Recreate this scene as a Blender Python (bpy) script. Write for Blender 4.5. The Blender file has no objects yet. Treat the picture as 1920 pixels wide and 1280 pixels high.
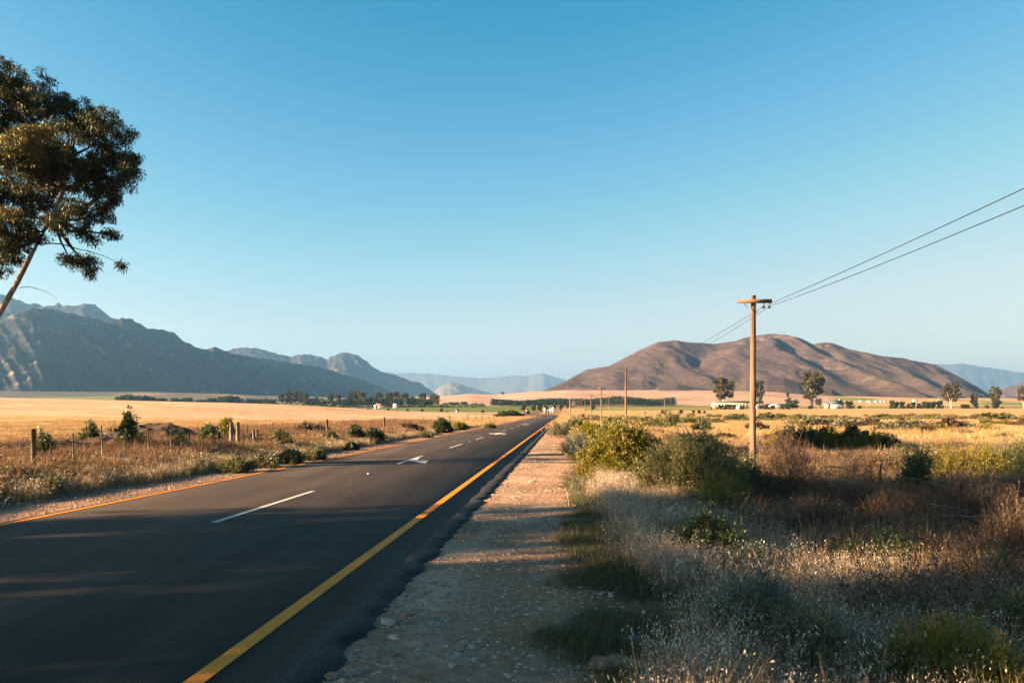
import bpy, math, random
import numpy as np
from mathutils import Vector

R = math.radians
rng = np.random.default_rng(7)
random.seed(7)
sc = bpy.context.scene
COL = sc.collection

# ------------------------------------------------------------------ camera, sky, sun
F = 1493.0            # focal length in photograph pixels (28 mm on 36 mm, 1920 px wide)
HZ = 757.0            # eye-level line of the photograph
EYE = 2.3
cam = bpy.data.cameras.new('camera'); camo = bpy.data.objects.new('camera', cam); COL.objects.link(camo)
camo.location = (0, 0, EYE); camo.rotation_euler = (R(90), 0, 0)
cam.lens = 28; cam.sensor_width = 36; cam.shift_y = (HZ - 640) / 1920
cam.clip_start = 0.1; cam.clip_end = 60000
sc.camera = camo

SUN_EL = R(17.0)
SUN_H = np.array([-0.956, -0.292])        # horizontal direction towards the sun
sun_dir = Vector((SUN_H[0]*math.cos(SUN_EL), SUN_H[1]*math.cos(SUN_EL), math.sin(SUN_EL)))
w = bpy.data.worlds.new('World'); sc.world = w; w.use_nodes = True
nt = w.node_tree; nt.nodes.clear()
sky = nt.nodes.new('ShaderNodeTexSky'); sky.sky_type = 'NISHITA'; sky.sun_disc = False
sky.sun_elevation = SUN_EL; sky.sun_rotation = math.atan2(SUN_H[0], SUN_H[1])
sky.altitude = 0; sky.air_density = 0.7; sky.dust_density = 0.2; sky.ozone_density = 3.0
sp_ = nt.nodes.new('ShaderNodeSeparateColor'); cb_ = nt.nodes.new('ShaderNodeCombineColor'); nt.links.new(sky.outputs[0], sp_.inputs[0])
# tone curve of the photograph for the clear sky: sky radiance -> radiance, one curve for each colour channel; out-of-view zenith dimmed, sun-side glow raised for warm fill
CURVES = [(20.0, 6.0, [(0, 0), (.3, .010), (.573, .022), (.908, .185), (1.341, .42), (2.1, .79), (3.2, 1.04), (8, 2.4), (20, 6.0)]),
          (20.0, 3.6, [(0, 0), (.56, .12), (.75, .175), (1.125, .32), (1.745, .54), (2.49, .76), (3.59, .92), (4.7, 1.05), (10, 1.8), (20, 3.6)]),
          (20.0, 2.2, [(0, 0), (1.23, .25), (1.6, .36), (2.3, .58), (3.3, .78), (4.3, .85), (5.3, .90), (12, 1.2), (20, 2.2)])]
for ch, (vmax, omax, pts) in enumerate(CURVES):
    a_ = nt.nodes.new('ShaderNodeMath'); a_.operation = 'MULTIPLY'; a_.inputs[1].default_value = 1/vmax; nt.links.new(sp_.outputs[ch], a_.inputs[0])
    r_ = nt.nodes.new('ShaderNodeValToRGB'); el_ = r_.color_ramp.elements
    while len(el_) < len(pts): el_.new(.5)
    for e_, (vi, vo) in zip(el_, pts): e_.position = vi/vmax; e_.color = (vo/omax, vo/omax, vo/omax, 1)
    nt.links.new(a_.outputs[0], r_.inputs[0])
    b_ = nt.nodes.new('ShaderNodeMath'); b_.operation = 'MULTIPLY'; b_.inputs[1].default_value = omax*2.62; nt.links.new(r_.outputs[0], b_.inputs[0]); nt.links.new(b_.outputs[0], cb_.inputs[ch])
bg = nt.nodes.new('ShaderNodeBackground'); bg.inputs['Strength'].default_value = 0.05
wo = nt.nodes.new('ShaderNodeOutputWorld')
nt.links.new(cb_.outputs[0], bg.inputs[0]); nt.links.new(bg.outputs[0], wo.inputs[0])

sl = bpy.data.lights.new('sun', 'SUN'); sl.energy = 5.0; sl.angle = R(0.5); sl.color = (1.0, 0.67, 0.37)
so = bpy.data.objects.new('sun', sl); COL.objects.link(so)
so.rotation_euler = sun_dir.to_track_quat('Z', 'Y').to_euler(); so.location = (-60, -20, 60)

sc.view_settings.view_transform = 'Standard'; sc.view_settings.look = 'None'
sc.view_settings.exposure = 2.9; sc.view_settings.gamma = 1; sc.view_settings.use_curve_mapping = False
sc.render.engine = 'CYCLES'
sc.cycles.use_denoising = True
sc.cycles.max_bounces = 6; sc.cycles.diffuse_bounces = 2; sc.cycles.glossy_bounces = 2
sc.cycles.transmission_bounces = 3; sc.cycles.transparent_max_bounces = 8; sc.cycles.volume_bounces = 1
sc.cycles.use_fast_gi = False

# ------------------------------------------------------------------ maths helpers
def sstep(a, b, x):
    t = np.clip((np.asarray(x, float) - a) / (b - a), 0, 1); return t*t*(3-2*t)

_perm = np.random.default_rng(3).permutation(1024)
_grad = np.random.default_rng(4).uniform(0, 2*np.pi, 1024)
def perlin(x, y, seed=0):
    x = np.asarray(x, float) + seed*17.13; y = np.asarray(y, float) + seed*31.7
    xi = np.floor(x).astype(int); yi = np.floor(y).astype(int); xf = x-xi; yf = y-yi
    def g(ix, iy, fx, fy):
        a = _grad[_perm[(_perm[ix % 1024] + iy) % 1024]]
        return np.cos(a)*fx + np.sin(a)*fy
    u = xf*xf*xf*(xf*(xf*6-15)+10); v = yf*yf*yf*(yf*(yf*6-15)+10)
    n0 = g(xi, yi, xf, yf)*(1-u) + g(xi+1, yi, xf-1, yf)*u
    n1 = g(xi, yi+1, xf, yf-1)*(1-u) + g(xi+1, yi+1, xf-1, yf-1)*u
    return (n0*(1-v) + n1*v) * 1.5
def fbm(x, y, o=4, seed=0, gain=.5):
    s = 0; a = 1; f = 1
    for k in range(o):
        s = s + a*perlin(x*f, y*f, seed+k); a *= gain; f *= 2.03
    return s
def ridged(x, y, o=4, seed=0, gain=.5):
    s = 0; a = 1; f = 1; t = 0
    for k in range(o):
        s = s + a*(1-np.abs(perlin(x*f, y*f, seed+k))*1.6); t += a; a *= gain; f *= 2.05
    return s/t

def ground_base(Y):
    Y = np.asarray(Y, float)
    a = -0.0094*np.clip(Y, -200, 220)
    return a - 0.9*(1-np.exp(-np.clip(Y-220, 0, None)/96))
def xc(Y): return -7.27 + 0.0665*np.asarray(Y, float)      # straight centre line of the road

# road path: straight, then a bend to the right and away to the left
path = [(float(xc(y)), float(y)) for y in list(range(-80, 200, 20))]
path += [(6.3, 205), (8.9, 235), (11.6, 260), (14.0, 284), (15.3, 304), (14.8, 324), (12.4, 344), (8.0, 362), (1.0, 378), (-9, 390), (-24, 399), (-45, 405), (-75, 409), (-120, 413), (-190, 420), (-300, 440)]
def catmull(P, step=2.0):
    P = np.array(P, float); out = []
    for i in range(len(P)-1):
        p0 = P[max(i-1, 0)]; p1 = P[i]; p2 = P[i+1]; p3 = P[min(i+2, len(P)-1)]
        n = max(2, int(np.linalg.norm(p2-p1)/step))
        for t in np.linspace(0, 1, n, endpoint=False):
            out.append(.5*((2*p1)+(-p0+p2)*t+(2*p0-5*p1+4*p2-p3)*t*t+(-p0+3*p1-3*p2+p3)*t**3))
    out.append(P[-1]); return np.array(out)
PATH = catmull(path, 1.0)
_tan = np.gradient(PATH, axis=0); _tan /= np.linalg.norm(_tan, axis=1)[:, None]
PNORM = np.stack([_tan[:, 1], -_tan[:, 0]], 1)              # to the right of travel
PLEN = np.concatenate([[0], np.cumsum(np.linalg.norm(np.diff(PATH, axis=0), axis=1))])

FTOP_X = [-700, 0, 300, 520, 700, 830, 880, 930, 1000, 1060, 1250, 1450, 1550, 1700, 1850, 1920, 2600]
FTOP_Y = [725, 731, 735, 741, 746, 744, 739, 741, 735, 730, 730, 733, 741, 745, 745, 747, 750]
def ground_z(X, Y):
    X = np.asarray(X, float); Y = np.asarray(Y, float)
    s = X - xc(Y)
    z = ground_base(Y)
    # cross-section beside the road
    near = 1 - sstep(120, 260, Y)
    right = -0.05*sstep(4.8, 5.2, s) - 0.30*sstep(7.8, 10.5, s)*(1-sstep(40, 75, Y)) + 0.22*sstep(9, 14, s)*sstep(55, 85, Y)*near + .25*sstep(22, 60, s)*near
    left = -0.03*sstep(4.3, 4.5, -s) + 0.36*sstep(5.8, 9.5, -s)*near + 0.25*sstep(9, 13, -s)*sstep(30, 60, Y)*near
    z = z + np.where(s > 0, right, left)
    under = (1-sstep(4.4, 4.9, np.abs(s-.33))) * (1-sstep(225, 240, Y))
    z = z - 0.13*under
    off = sstep(5.2, 9, np.abs(s-.3))
    z = z + off*(0.07*fbm(X*.5, Y*.5, 3, 2) + 0.18*fbm(X*.07, Y*.07, 3, 5)*sstep(12, 40, np.abs(s)))*(1-sstep(400, 900, Y))
    z = z + sstep(7, 8.5, s)*0.05*fbm(X*1.7, Y*1.7, 2, 9)
    # the swelling straw field on the left
    A = np.interp(X, [-3000, -900, -400, -244, -117, -92, -71, -53, -30, 0], [14, 15, 11.3, 8.2, 5.1, 3.8, 2.3, 1.0, .2, 0])
    z = z + A*sstep(70, 370, Y)*(1-sstep(380, 560, Y))
    # foothills
    px = 960 + F*X/np.maximum(Y, 200)
    top = np.interp(px, FTOP_X, FTOP_Y)
    zz = 5.3 + (HZ-top)/F*2400
    z = z + zz*sstep(1150, 2500, Y)**1.2 + (Y > 1000)*fbm(X/420, Y/420, 3, 11)*5*sstep(1100, 2000, Y)*(1-sstep(2200, 3000, Y))
    return z
def gz(x, y): return float(ground_z(np.array([x]), np.array([y]))[0])
def at(px, Y): return (px-960)/F*Y
def zat(py, Y): return EYE + (HZ-py)/F*Y

# ------------------------------------------------------------------ object helpers
def tag(o, label=None, cat=None, group=None, kind=None):
    if label: o['label'] = label
    if cat: o['category'] = cat
    if group: o['group'] = group
    if kind: o['kind'] = kind
    return o
def empty(name, loc=(0, 0, 0), rz=0):
    o = bpy.data.objects.new(name, None); COL.objects.link(o); o.location = loc; o.rotation_euler = (0, 0, rz); o.empty_display_size = .2
    return o
def mesh_np(name, V, Q, mat=None, parent=None, smooth=False, link=True, mats=None, fmat=None):
    V = np.asarray(V, np.float32).reshape(-1, 3)
    me = bpy.data.meshes.new(name)
    if isinstance(Q, np.ndarray):
        k = Q.shape[1]; nf = Q.shape[0]; flat = Q.astype(np.int32).ravel(); starts = np.arange(nf)*k; tot = np.full(nf, k)
    else:
        tot = np.array([len(q) for q in Q]); nf = len(Q); starts = np.concatenate([[0], np.cumsum(tot)[:-1]]) if nf else np.array([]); flat = np.array([i for q in Q for i in q], np.int32)
    me.vertices.add(len(V)); me.vertices.foreach_set('co', V.ravel())
    me.loops.add(len(flat)); me.loops.foreach_set('vertex_index', flat)
    me.polygons.add(nf); me.polygons.foreach_set('loop_start', starts.astype(np.int32)); me.polygons.foreach_set('loop_total', tot.astype(np.int32))
    if smooth: me.polygons.foreach_set('use_smooth', np.ones(nf, bool))
    for m in (mats or ([mat] if mat else [])): me.materials.append(m)
    if fmat is not None: me.polygons.foreach_set('material_index', np.asarray(fmat, np.int32))
    me.update(calc_edges=True); me.validate()
    o = bpy.data.objects.new(name, me)
    if link: COL.objects.link(o)
    if parent is not None: o.parent = parent
    return o
def grid_mesh(name, X, Y, Z, mat, smooth=True, col=None):
    n, m = X.shape
    V = np.stack([X, Y, Z], -1).reshape(-1, 3)
    i = np.arange(n-1)[:, None]*m + np.arange(m-1)[None]
    Q = np.stack([i, i+1, i+m+1, i+m], -1).reshape(-1, 4)
    o = mesh_np(name, V, Q, mat, smooth=smooth)
    if col is not None:
        a = o.data.color_attributes.new('Col', 'FLOAT_COLOR', 'POINT')
        c = np.concatenate([col.reshape(-1, 3), np.ones((n*m, 1))], 1).astype(np.float32)
        a.data.foreach_set('color', c.ravel())
    return o
def copy_tree(o, parent=None):
    c = o.copy(); COL.objects.link(c); c.parent = parent
    for ch in list(o.children):
        copy_tree(ch, c)
    return c

class MB:
    def __init__(s): s.v = []; s.f = []
    def box(s, c, d, rz=0, taper=1.0):
        c = np.array(c, float); d = np.array(d, float)/2; b = len(s.v); cs, sn = math.cos(rz), math.sin(rz)
        for z in (-1, 1):
            k = taper if z > 0 else 1
            for x, y in ((-1, -1), (1, -1), (1, 1), (-1, 1)):
                px, py = x*d[0]*k, y*d[1]*k
                s.v.append((c[0]+px*cs-py*sn, c[1]+px*sn+py*cs, c[2]+z*d[2]))
        s.f += [(b, b+3, b+2, b+1), (b+4, b+5, b+6, b+7)] + [(b+i, b+(i+1) % 4, b+4+(i+1) % 4, b+4+i) for i in range(4)]
        return s
    def tube(s, pts, rad, n=6, cap=True):
        pts = [np.array(p, float) for p in pts]
        if np.isscalar(rad): rad = [rad]*len(pts)
        b = len(s.v)
        for i, p in enumerate(pts):
            t = pts[min(i+1, len(pts)-1)] - pts[max(i-1, 0)]; t = t/(np.linalg.norm(t)+1e-9)
            a = np.array([0, 0, 1.0]) if abs(t[2]) < .9 else np.array([1.0, 0, 0])
            u = np.cross(t, a); u /= np.linalg.norm(u); v = np.cross(t, u)
            for k in range(n):
                q = 2*math.pi*k/n; s.v.append(tuple(p + rad[i]*(math.cos(q)*u + math.sin(q)*v)))
        for i in range(len(pts)-1):
            for k in range(n):
                s.f.append((b+i*n+k, b+i*n+(k+1) % n, b+(i+1)*n+(k+1) % n, b+(i+1)*n+k))
        if cap:
            s.f.append(tuple(b+k for k in range(n))); s.f.append(tuple(b+(len(pts)-1)*n+k for k in reversed(range(n))))
        return s
    def poly(s, P):
        b = len(s.v); s.v += [tuple(p) for p in P]; s.f.append(tuple(range(b, b+len(P)))); return s
    def build(s, name, mat, parent=None, smooth=False, link=True):
        return mesh_np(name, np.array(s.v), s.f, mat, parent, smooth, link)

def ordinal(n):
    W = ['first', 'second', 'third', 'fourth', 'fifth', 'sixth', 'seventh', 'eighth', 'ninth', 'tenth', 'eleventh', 'twelfth', 'thirteenth', 'fourteenth', 'fifteenth', 'sixteenth', 'seventeenth', 'eighteenth', 'nineteenth', 'twentieth']
    if n <= 20: return W[n-1]
    T = {20: 'twenty', 30: 'thirty', 40: 'forty', 50: 'fifty', 60: 'sixty'}
    d = n//10*10
    return T[d]+'-'+W[n-d-1] if n > d else T[d][:-1]+'ieth'

# ------------------------------------------------------------------ materials
ALB = .64          # overall reflectance of the dry summer surfaces
def sc3(c): return tuple(min(.9, x*ALB) for x in c)
def newmat(name):
    m = bpy.data.materials.new(name); m.use_nodes = True; t = m.node_tree; t.nodes.clear()
    out = t.nodes.new('ShaderNodeOutputMaterial'); return m, t, out
def ramp(t, stops):
    r = t.nodes.new('ShaderNodeValToRGB'); e = r.color_ramp.elements
    while len(e) < len(stops): e.new(.5)
    for el, (p, c) in zip(e, stops): el.position = p; el.color = (*c, 1)
    return r
def solid(name, c, rough=.8, var=.25, scale=3.0, bump=.0, spec=.2, coord='Object', metal=0, stretch=(1, 1, 1)):
    c = sc3(c); m, t, out = newmat(name); N = t.nodes; L = t.links
    tc = N.new('ShaderNodeTexCoord'); mp = N.new('ShaderNodeMapping'); mp.inputs['Scale'].default_value = stretch
    no = N.new('ShaderNodeTexNoise'); no.inputs['Scale'].default_value = scale; no.inputs['Detail'].default_value = 6
    L.new(tc.outputs[coord], mp.inputs[0]); L.new(mp.outputs[0], no.inputs['Vector'])
    r = ramp(t, [(.3, tuple(x*(1-var) for x in c)), (.7, tuple(min(1, x*(1+var)) for x in c))]); L.new(no.outputs[0], r.inputs[0])
    b = N.new('ShaderNodeBsdfPrincipled'); b.inputs['Roughness'].default_value = rough; b.inputs['Specular IOR Level'].default_value = spec; b.inputs['Metallic'].default_value = metal
    L.new(r.outputs[0], b.inputs['Base Color'])
    if bump:
        bp = N.new('ShaderNodeBump'); bp.inputs['Strength'].default_value = 1; bp.inputs['Distance'].default_value = bump
        L.new(no.outputs[0], bp.inputs['Height']); L.new(bp.outputs[0], b.inputs['Normal'])
    L.new(b.outputs[0], out.inputs[0]); return m
def foliage(name, c1, c2, c3=None, trans=.35, rough=.6, gloss=.04):
    """leaf material: colour varies leaf by leaf and plant by plant"""
    c1 = sc3(c1); c2 = sc3(c2); c3 = sc3(c3) if c3 else None
    m, t, out = newmat(name); N = t.nodes; L = t.links
    g = N.new('ShaderNodeNewGeometry'); oi = N.new('ShaderNodeObjectInfo')
    stops = [(0, c1), (.6, c2)] + ([(1, c3)] if c3 else [(1, tuple(x*1.25 for x in c2))])
    r = ramp(t, stops); L.new(g.outputs['Random Per Island'], r.inputs[0])
    h = N.new('ShaderNodeHueSaturation'); mr = N.new('ShaderNodeMapRange'); mr.inputs[3].default_value = .75; mr.inputs[4].default_value = 1.25
    L.new(oi.outputs['Random'], mr.inputs[0]); L.new(mr.outputs[0], h.inputs['Value']); L.new(r.outputs[0], h.inputs['Color'])
    d = N.new('ShaderNodeBsdfDiffuse'); tr = N.new('ShaderNodeBsdfTranslucent'); mx = N.new('ShaderNodeMixShader'); mx.inputs[0].default_value = trans
    L.new(h.outputs[0], d.inputs[0]); L.new(h.outputs[0], tr.inputs[0]); L.new(d.outputs[0], mx.inputs[1]); L.new(tr.outputs[0], mx.inputs[2])
    gl = N.new('ShaderNodeBsdfGlossy'); gl.inputs['Roughness'].default_value = .45; m2 = N.new('ShaderNodeMixShader'); m2.inputs[0].default_value = gloss
    L.new(mx.outputs[0], m2.inputs[1]); L.new(gl.outputs[0], m2.inputs[2]); L.new(m2.outputs[0], out.inputs[0])
    return m

M = {}
M['straw'] = foliage('straw', (.24, .15, .08), (.44, .30, .18), (.62, .48, .33), .3, gloss=.03)
M['straw_gold'] = foliage('straw_gold', (.36, .215, .08), (.54, .35, .15), (.64, .47, .26), .3, gloss=.03)
M['oat_head'] = foliage('oat_head', (.52, .40, .29), (.74, .62, .49), (1.0, .88, .74), .4, gloss=.06)
M['dry_red'] = foliage('dry_red', (.17, .105, .06), (.33, .21, .13), (.46, .33, .21), .2, gloss=.02)
M['green_grass'] = foliage('green_grass', (.06, .07, .022), (.10, .11, .035), (.20, .17, .07), .3)
M['gum_leaf'] = foliage('gum_leaf', (.025, .035, .015), (.05, .065, .022), (.12, .105, .035), .25, gloss=.03)
M['gum_sunlit'] = foliage('gum_sunlit', (.10, .09, .02), (.20, .17, .03), (.34, .27, .05), .35)  # yellow-green leaves; the sunlit patches of the crown put into their colour
M['dry_rust'] = foliage('dry_rust', (.16, .08, .045), (.30, .155, .08), (.42, .25, .13), .2, gloss=.02)
M['yellow_leaf'] = foliage('yellow_leaf', (.12, .12, .012), (.26, .23, .015), (.48, .36, .025), .35, gloss=.04)
M['dark_leaf'] = foliage('dark_leaf', (.03, .05, .018), (.06, .09, .025), (.12, .15, .04), .25, gloss=.05)
M['green_leaf'] = foliage('green_leaf', (.045, .065, .018), (.10, .13, .03), (.19, .21, .05), .35, gloss=.05)
M['olive_leaf'] = foliage('olive_leaf', (.09, .095, .035), (.18, .18, .06), (.32, .29, .11), .3, gloss=.04)
M['grey_leaf'] = foliage('grey_leaf', (.11, .11, .06), (.19, .18, .10), (.28, .26, .16), .25, gloss=.04)
M['teal_leaf'] = foliage('teal_leaf', (.07, .10, .075), (.14, .18, .13), (.25, .28, .2), .25, gloss=.04)
M['brown_leaf'] = foliage('brown_leaf', (.07, .045, .03), (.14, .085, .055), (.25, .16, .10), .2, gloss=.02)
M['twig'] = foliage('twig', (.10, .065, .045), (.2, .14, .10), (.32, .24, .18), .0, gloss=.02)
M['far_gum'] = foliage('far_gum', (.05, .05, .022), (.10, .085, .035), (.16, .13, .06), .25, gloss=.02)
M['far_dark'] = foliage('far_dark', (.022, .04, .016), (.04, .065, .022), (.07, .09, .03), .2, gloss=.02)
M['far_green'] = foliage('far_green', (.05, .075, .02), (.09, .12, .035), (.15, .17, .05), .25, gloss=.02)
M['pine'] = foliage('pine', (.012, .025, .014), (.022, .04, .02), (.035, .055, .025), .1, gloss=.01)
M['flower'] = foliage('flower', (.8, .4, .02), (.85, .5, .03), (.9, .55, .05), .3)
M['bark'] = solid('bark', (.30, .24, .19), .85, .5, 7, .02, stretch=(1, 1, .25))
M['far_bark'] = solid('far_bark', (.5, .38, .28), .85, .3, 1.0)
M['branch'] = solid('branch', (.11, .075, .055), .85, .3, 8)
M['pole_wood'] = solid('pole_wood', (.22, .145, .10), .85, .6, 14, .02, stretch=(1, 1, .06))
M['crossarm_wood'] = solid('crossarm_wood', (.22, .14, .10), .8, .35, 7, .006, stretch=(.1, 1, 1))
M['post_wood'] = solid('post_wood', (.17, .14, .07), .85, .4, 9, .012, stretch=(1, 1, .12))
M['grey_wood'] = solid('grey_wood', (.30, .24, .19), .85, .35, 8, .01, stretch=(1, 1, .2))
M['steel'] = solid('steel', (.26, .27, .24), .5, .2, 20, metal=.5)
M['wire'] = solid('wire', (.2, .17, .14), .5, .1, 20, metal=.5)
M['cable'] = solid('cable', (.03, .03, .035), .5, .1, 20)
M['porcelain'] = solid('porcelain', (.02, .016, .015), .4, .1, 5, spec=.2)
M['white_paint'] = solid('white_paint', (.72, .70, .66), .6, .15, 14)
M['road_white'] = solid('road_white', (.66, .66, .64), .7, .16, 22)
M['road_yellow'] = solid('road_yellow', (.68, .29, .01), .7, .2, 26)
M['cream_wall'] = solid('cream_wall', (.68, .52, .36), .85, .12, .5)
M['white_wall'] = solid('white_wall', (.76, .74, .70), .85, .08, .5)
M['terracotta'] = solid('terracotta', (.42, .17, .09), .85, .2, 1)
M['slate'] = solid('slate', (.10, .125, .15), .6, .2, 1)
M['tin'] = solid('tin', (.42, .52, .60), .5, .15, 1)
M['dark_glass'] = solid('dark_glass', (.05, .05, .055), .2, .2, 1, spec=.5)
M['sign_grey'] = solid('sign_grey', (.04, .045, .05), .6, .2, 3)
M['sign_red'] = solid('sign_red', (.5, .03, .03), .5, .05, 3)
M['sign_blue'] = solid('sign_blue', (.06, .07, .4), .5, .05, 3)
M['concrete'] = solid('concrete', (.17, .16, .15), .85, .2, 12, .01)
M['earth'] = solid('earth', (.10, .065, .045), .95, .45, 1.6, .06)
M['haze_dummy'] = None

def road_coord(t):
    """offset from the road's centre line, for wheel tracks"""
    N = t.nodes; L = t.links; g = N.new('ShaderNodeNewGeometry'); d = N.new('ShaderNodeVectorMath'); d.operation = 'DOT_PRODUCT'; d.inputs[1].default_value = (1, -.0665, 0)
    L.new(g.outputs['Position'], d.inputs[0]); a = N.new('ShaderNodeMath'); a.operation = 'ADD'; a.inputs[1].default_value = 7.27; L.new(d.outputs['Value'], a.inputs[0]); return g, a
def mat_asphalt():
    m, t, out = newmat('asphalt'); N = t.nodes; L = t.links
    g, s_ = road_coord(t)
    n1 = N.new('ShaderNodeTexNoise'); n1.inputs['Scale'].default_value = 45; n1.inputs['Detail'].default_value = 5; n1.inputs['Roughness'].default_value = .8
    mp = N.new('ShaderNodeMapping'); mp.inputs['Rotation'].default_value = (0, 0, R(3.8)); mp.inputs['Scale'].default_value = (1, .06, 1)
    n2 = N.new('ShaderNodeTexNoise'); n2.inputs['Scale'].default_value = 1.3; n2.inputs['Detail'].default_value = 6; n2.inputs['Roughness'].default_value = .6
    n3 = N.new('ShaderNodeTexNoise'); n3.inputs['Scale'].default_value = .22; n3.inputs['Detail'].default_value = 5
    L.new(g.outputs['Position'], n1.inputs['Vector']); L.new(g.outputs['Position'], mp.inputs[0]); L.new(mp.outputs[0], n2.inputs['Vector']); L.new(g.outputs['Position'], n3.inputs['Vector'])
    r1 = ramp(t, [(.3, (.015, .0115, .0095)), (.72, (.052, .037, .029))]); L.new(n1.outputs[0], r1.inputs[0])
    prev = r1.outputs[0]
    def mul(v, lo, hi, a=.35, b=.65):
        nonlocal prev
        mr = N.new('ShaderNodeMapRange'); mr.inputs[1].default_value = a; mr.inputs[2].default_value = b; mr.inputs[3].default_value = lo; mr.inputs[4].default_value = hi; L.new(v, mr.inputs[0])
        vm = N.new('ShaderNodeVectorMath'); vm.operation = 'SCALE'; L.new(prev, vm.inputs[0]); L.new(mr.outputs[0], vm.inputs['Scale']); prev = vm.outputs[0]
    mul(n2.outputs[0], .78, 1.25); mul(n3.outputs[0], .86, 1.16)
    w = N.new('ShaderNodeMath'); w.operation = 'MULTIPLY'; w.inputs[1].default_value = 2*math.pi/2.05; L.new(s_.outputs[0], w.inputs[0]); c = N.new('ShaderNodeMath'); c.operation = 'COSINE'; L.new(w.outputs[0], c.inputs[0]); mul(c.outputs[0], 1.12, .87, -1, 1)
    ab = N.new('ShaderNodeMath'); ab.operation = 'ABSOLUTE'; L.new(s_.outputs[0], ab.inputs[0])
    ad = N.new('ShaderNodeMath'); ad.operation = 'MULTIPLY_ADD'; ad.inputs[1].default_value = 1.6; L.new(n2.outputs[0], ad.inputs[0]); L.new(ab.outputs[0], ad.inputs[2])
    du = N.new('ShaderNodeMapRange'); du.inputs[1].default_value = 4.9; du.inputs[2].default_value = 5.7; du.inputs[3].default_value = 0; du.inputs[4].default_value = .45; L.new(ad.outputs[0], du.inputs[0])
    mx = N.new('ShaderNodeMix'); mx.data_type = 'RGBA'; L.new(du.outputs[0], mx.inputs[0]); L.new(prev, mx.inputs[6]); mx.inputs[7].default_value = (.10, .07, .05, 1)
    b = N.new('ShaderNodeBsdfPrincipled'); b.inputs['Roughness'].default_value = .8; b.inputs['Specular IOR Level'].default_value = .16
    bp = N.new('ShaderNodeBump'); bp.inputs['Distance'].default_value = .008; bp.inputs['Strength'].default_value = .9
    L.new(n1.outputs[0], bp.inputs['Height']); L.new(bp.outputs[0], b.inputs['Normal'])
    L.new(mx.outputs[2], b.inputs['Base Color']); L.new(b.outputs[0], out.inputs[0]); return m
def mat_paint(name, c):
    m, t, out = newmat(name); N = t.nodes; L = t.links; g, s_ = road_coord(t)
    n1 = N.new('ShaderNodeTexNoise'); n1.inputs['Scale'].default_value = 38; n1.inputs['Detail'].default_value = 6; n1.inputs['Roughness'].default_value = .8
    n2 = N.new('ShaderNodeTexNoise'); n2.inputs['Scale'].default_value = 2.2; n2.inputs['Detail'].default_value = 4
    L.new(g.outputs['Position'], n1.inputs['Vector']); L.new(g.outputs['Position'], n2.inputs['Vector'])
    ad = N.new('ShaderNodeMath'); ad.operation = 'MULTIPLY_ADD'; ad.inputs[1].default_value = .45; L.new(n2.outputs[0], ad.inputs[0]); L.new(n1.outputs[0], ad.inputs[2])
    wr = N.new('ShaderNodeMapRange'); wr.inputs[1].default_value = .80; wr.inputs[2].default_value = .95; wr.inputs[4].default_value = .85; L.new(ad.outputs[0], wr.inputs[0])
    r = ramp(t, [(.3, tuple(x*.55 for x in c)), (.7, tuple(x*.78 for x in c))]); L.new(n1.outputs[0], r.inputs[0])
    mx = N.new('ShaderNodeMix'); mx.data_type = 'RGBA'; L.new(wr.outputs[0], mx.inputs[0]); L.new(r.outputs[0], mx.inputs[6]); mx.inputs[7].default_value = (.05, .04, .035, 1)
    b = N.new('ShaderNodeBsdfPrincipled'); b.inputs['Roughness'].default_value = .7; b.inputs['Specular IOR Level'].default_value = .2; L.new(mx.outputs[2], b.inputs['Base Color']); L.new(b.outputs[0], out.inputs[0]); return m
M['road_white'] = mat_paint('road_white', (.66, .64, .60)); M['road_yellow'] = mat_paint('road_yellow', (.92, .29, .008))
M['asphalt'] = mat_asphalt()
M['asphalt_edge'] = solid('asphalt_edge', (.03, .029, .03), .8, .4, 25, .01)

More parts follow.
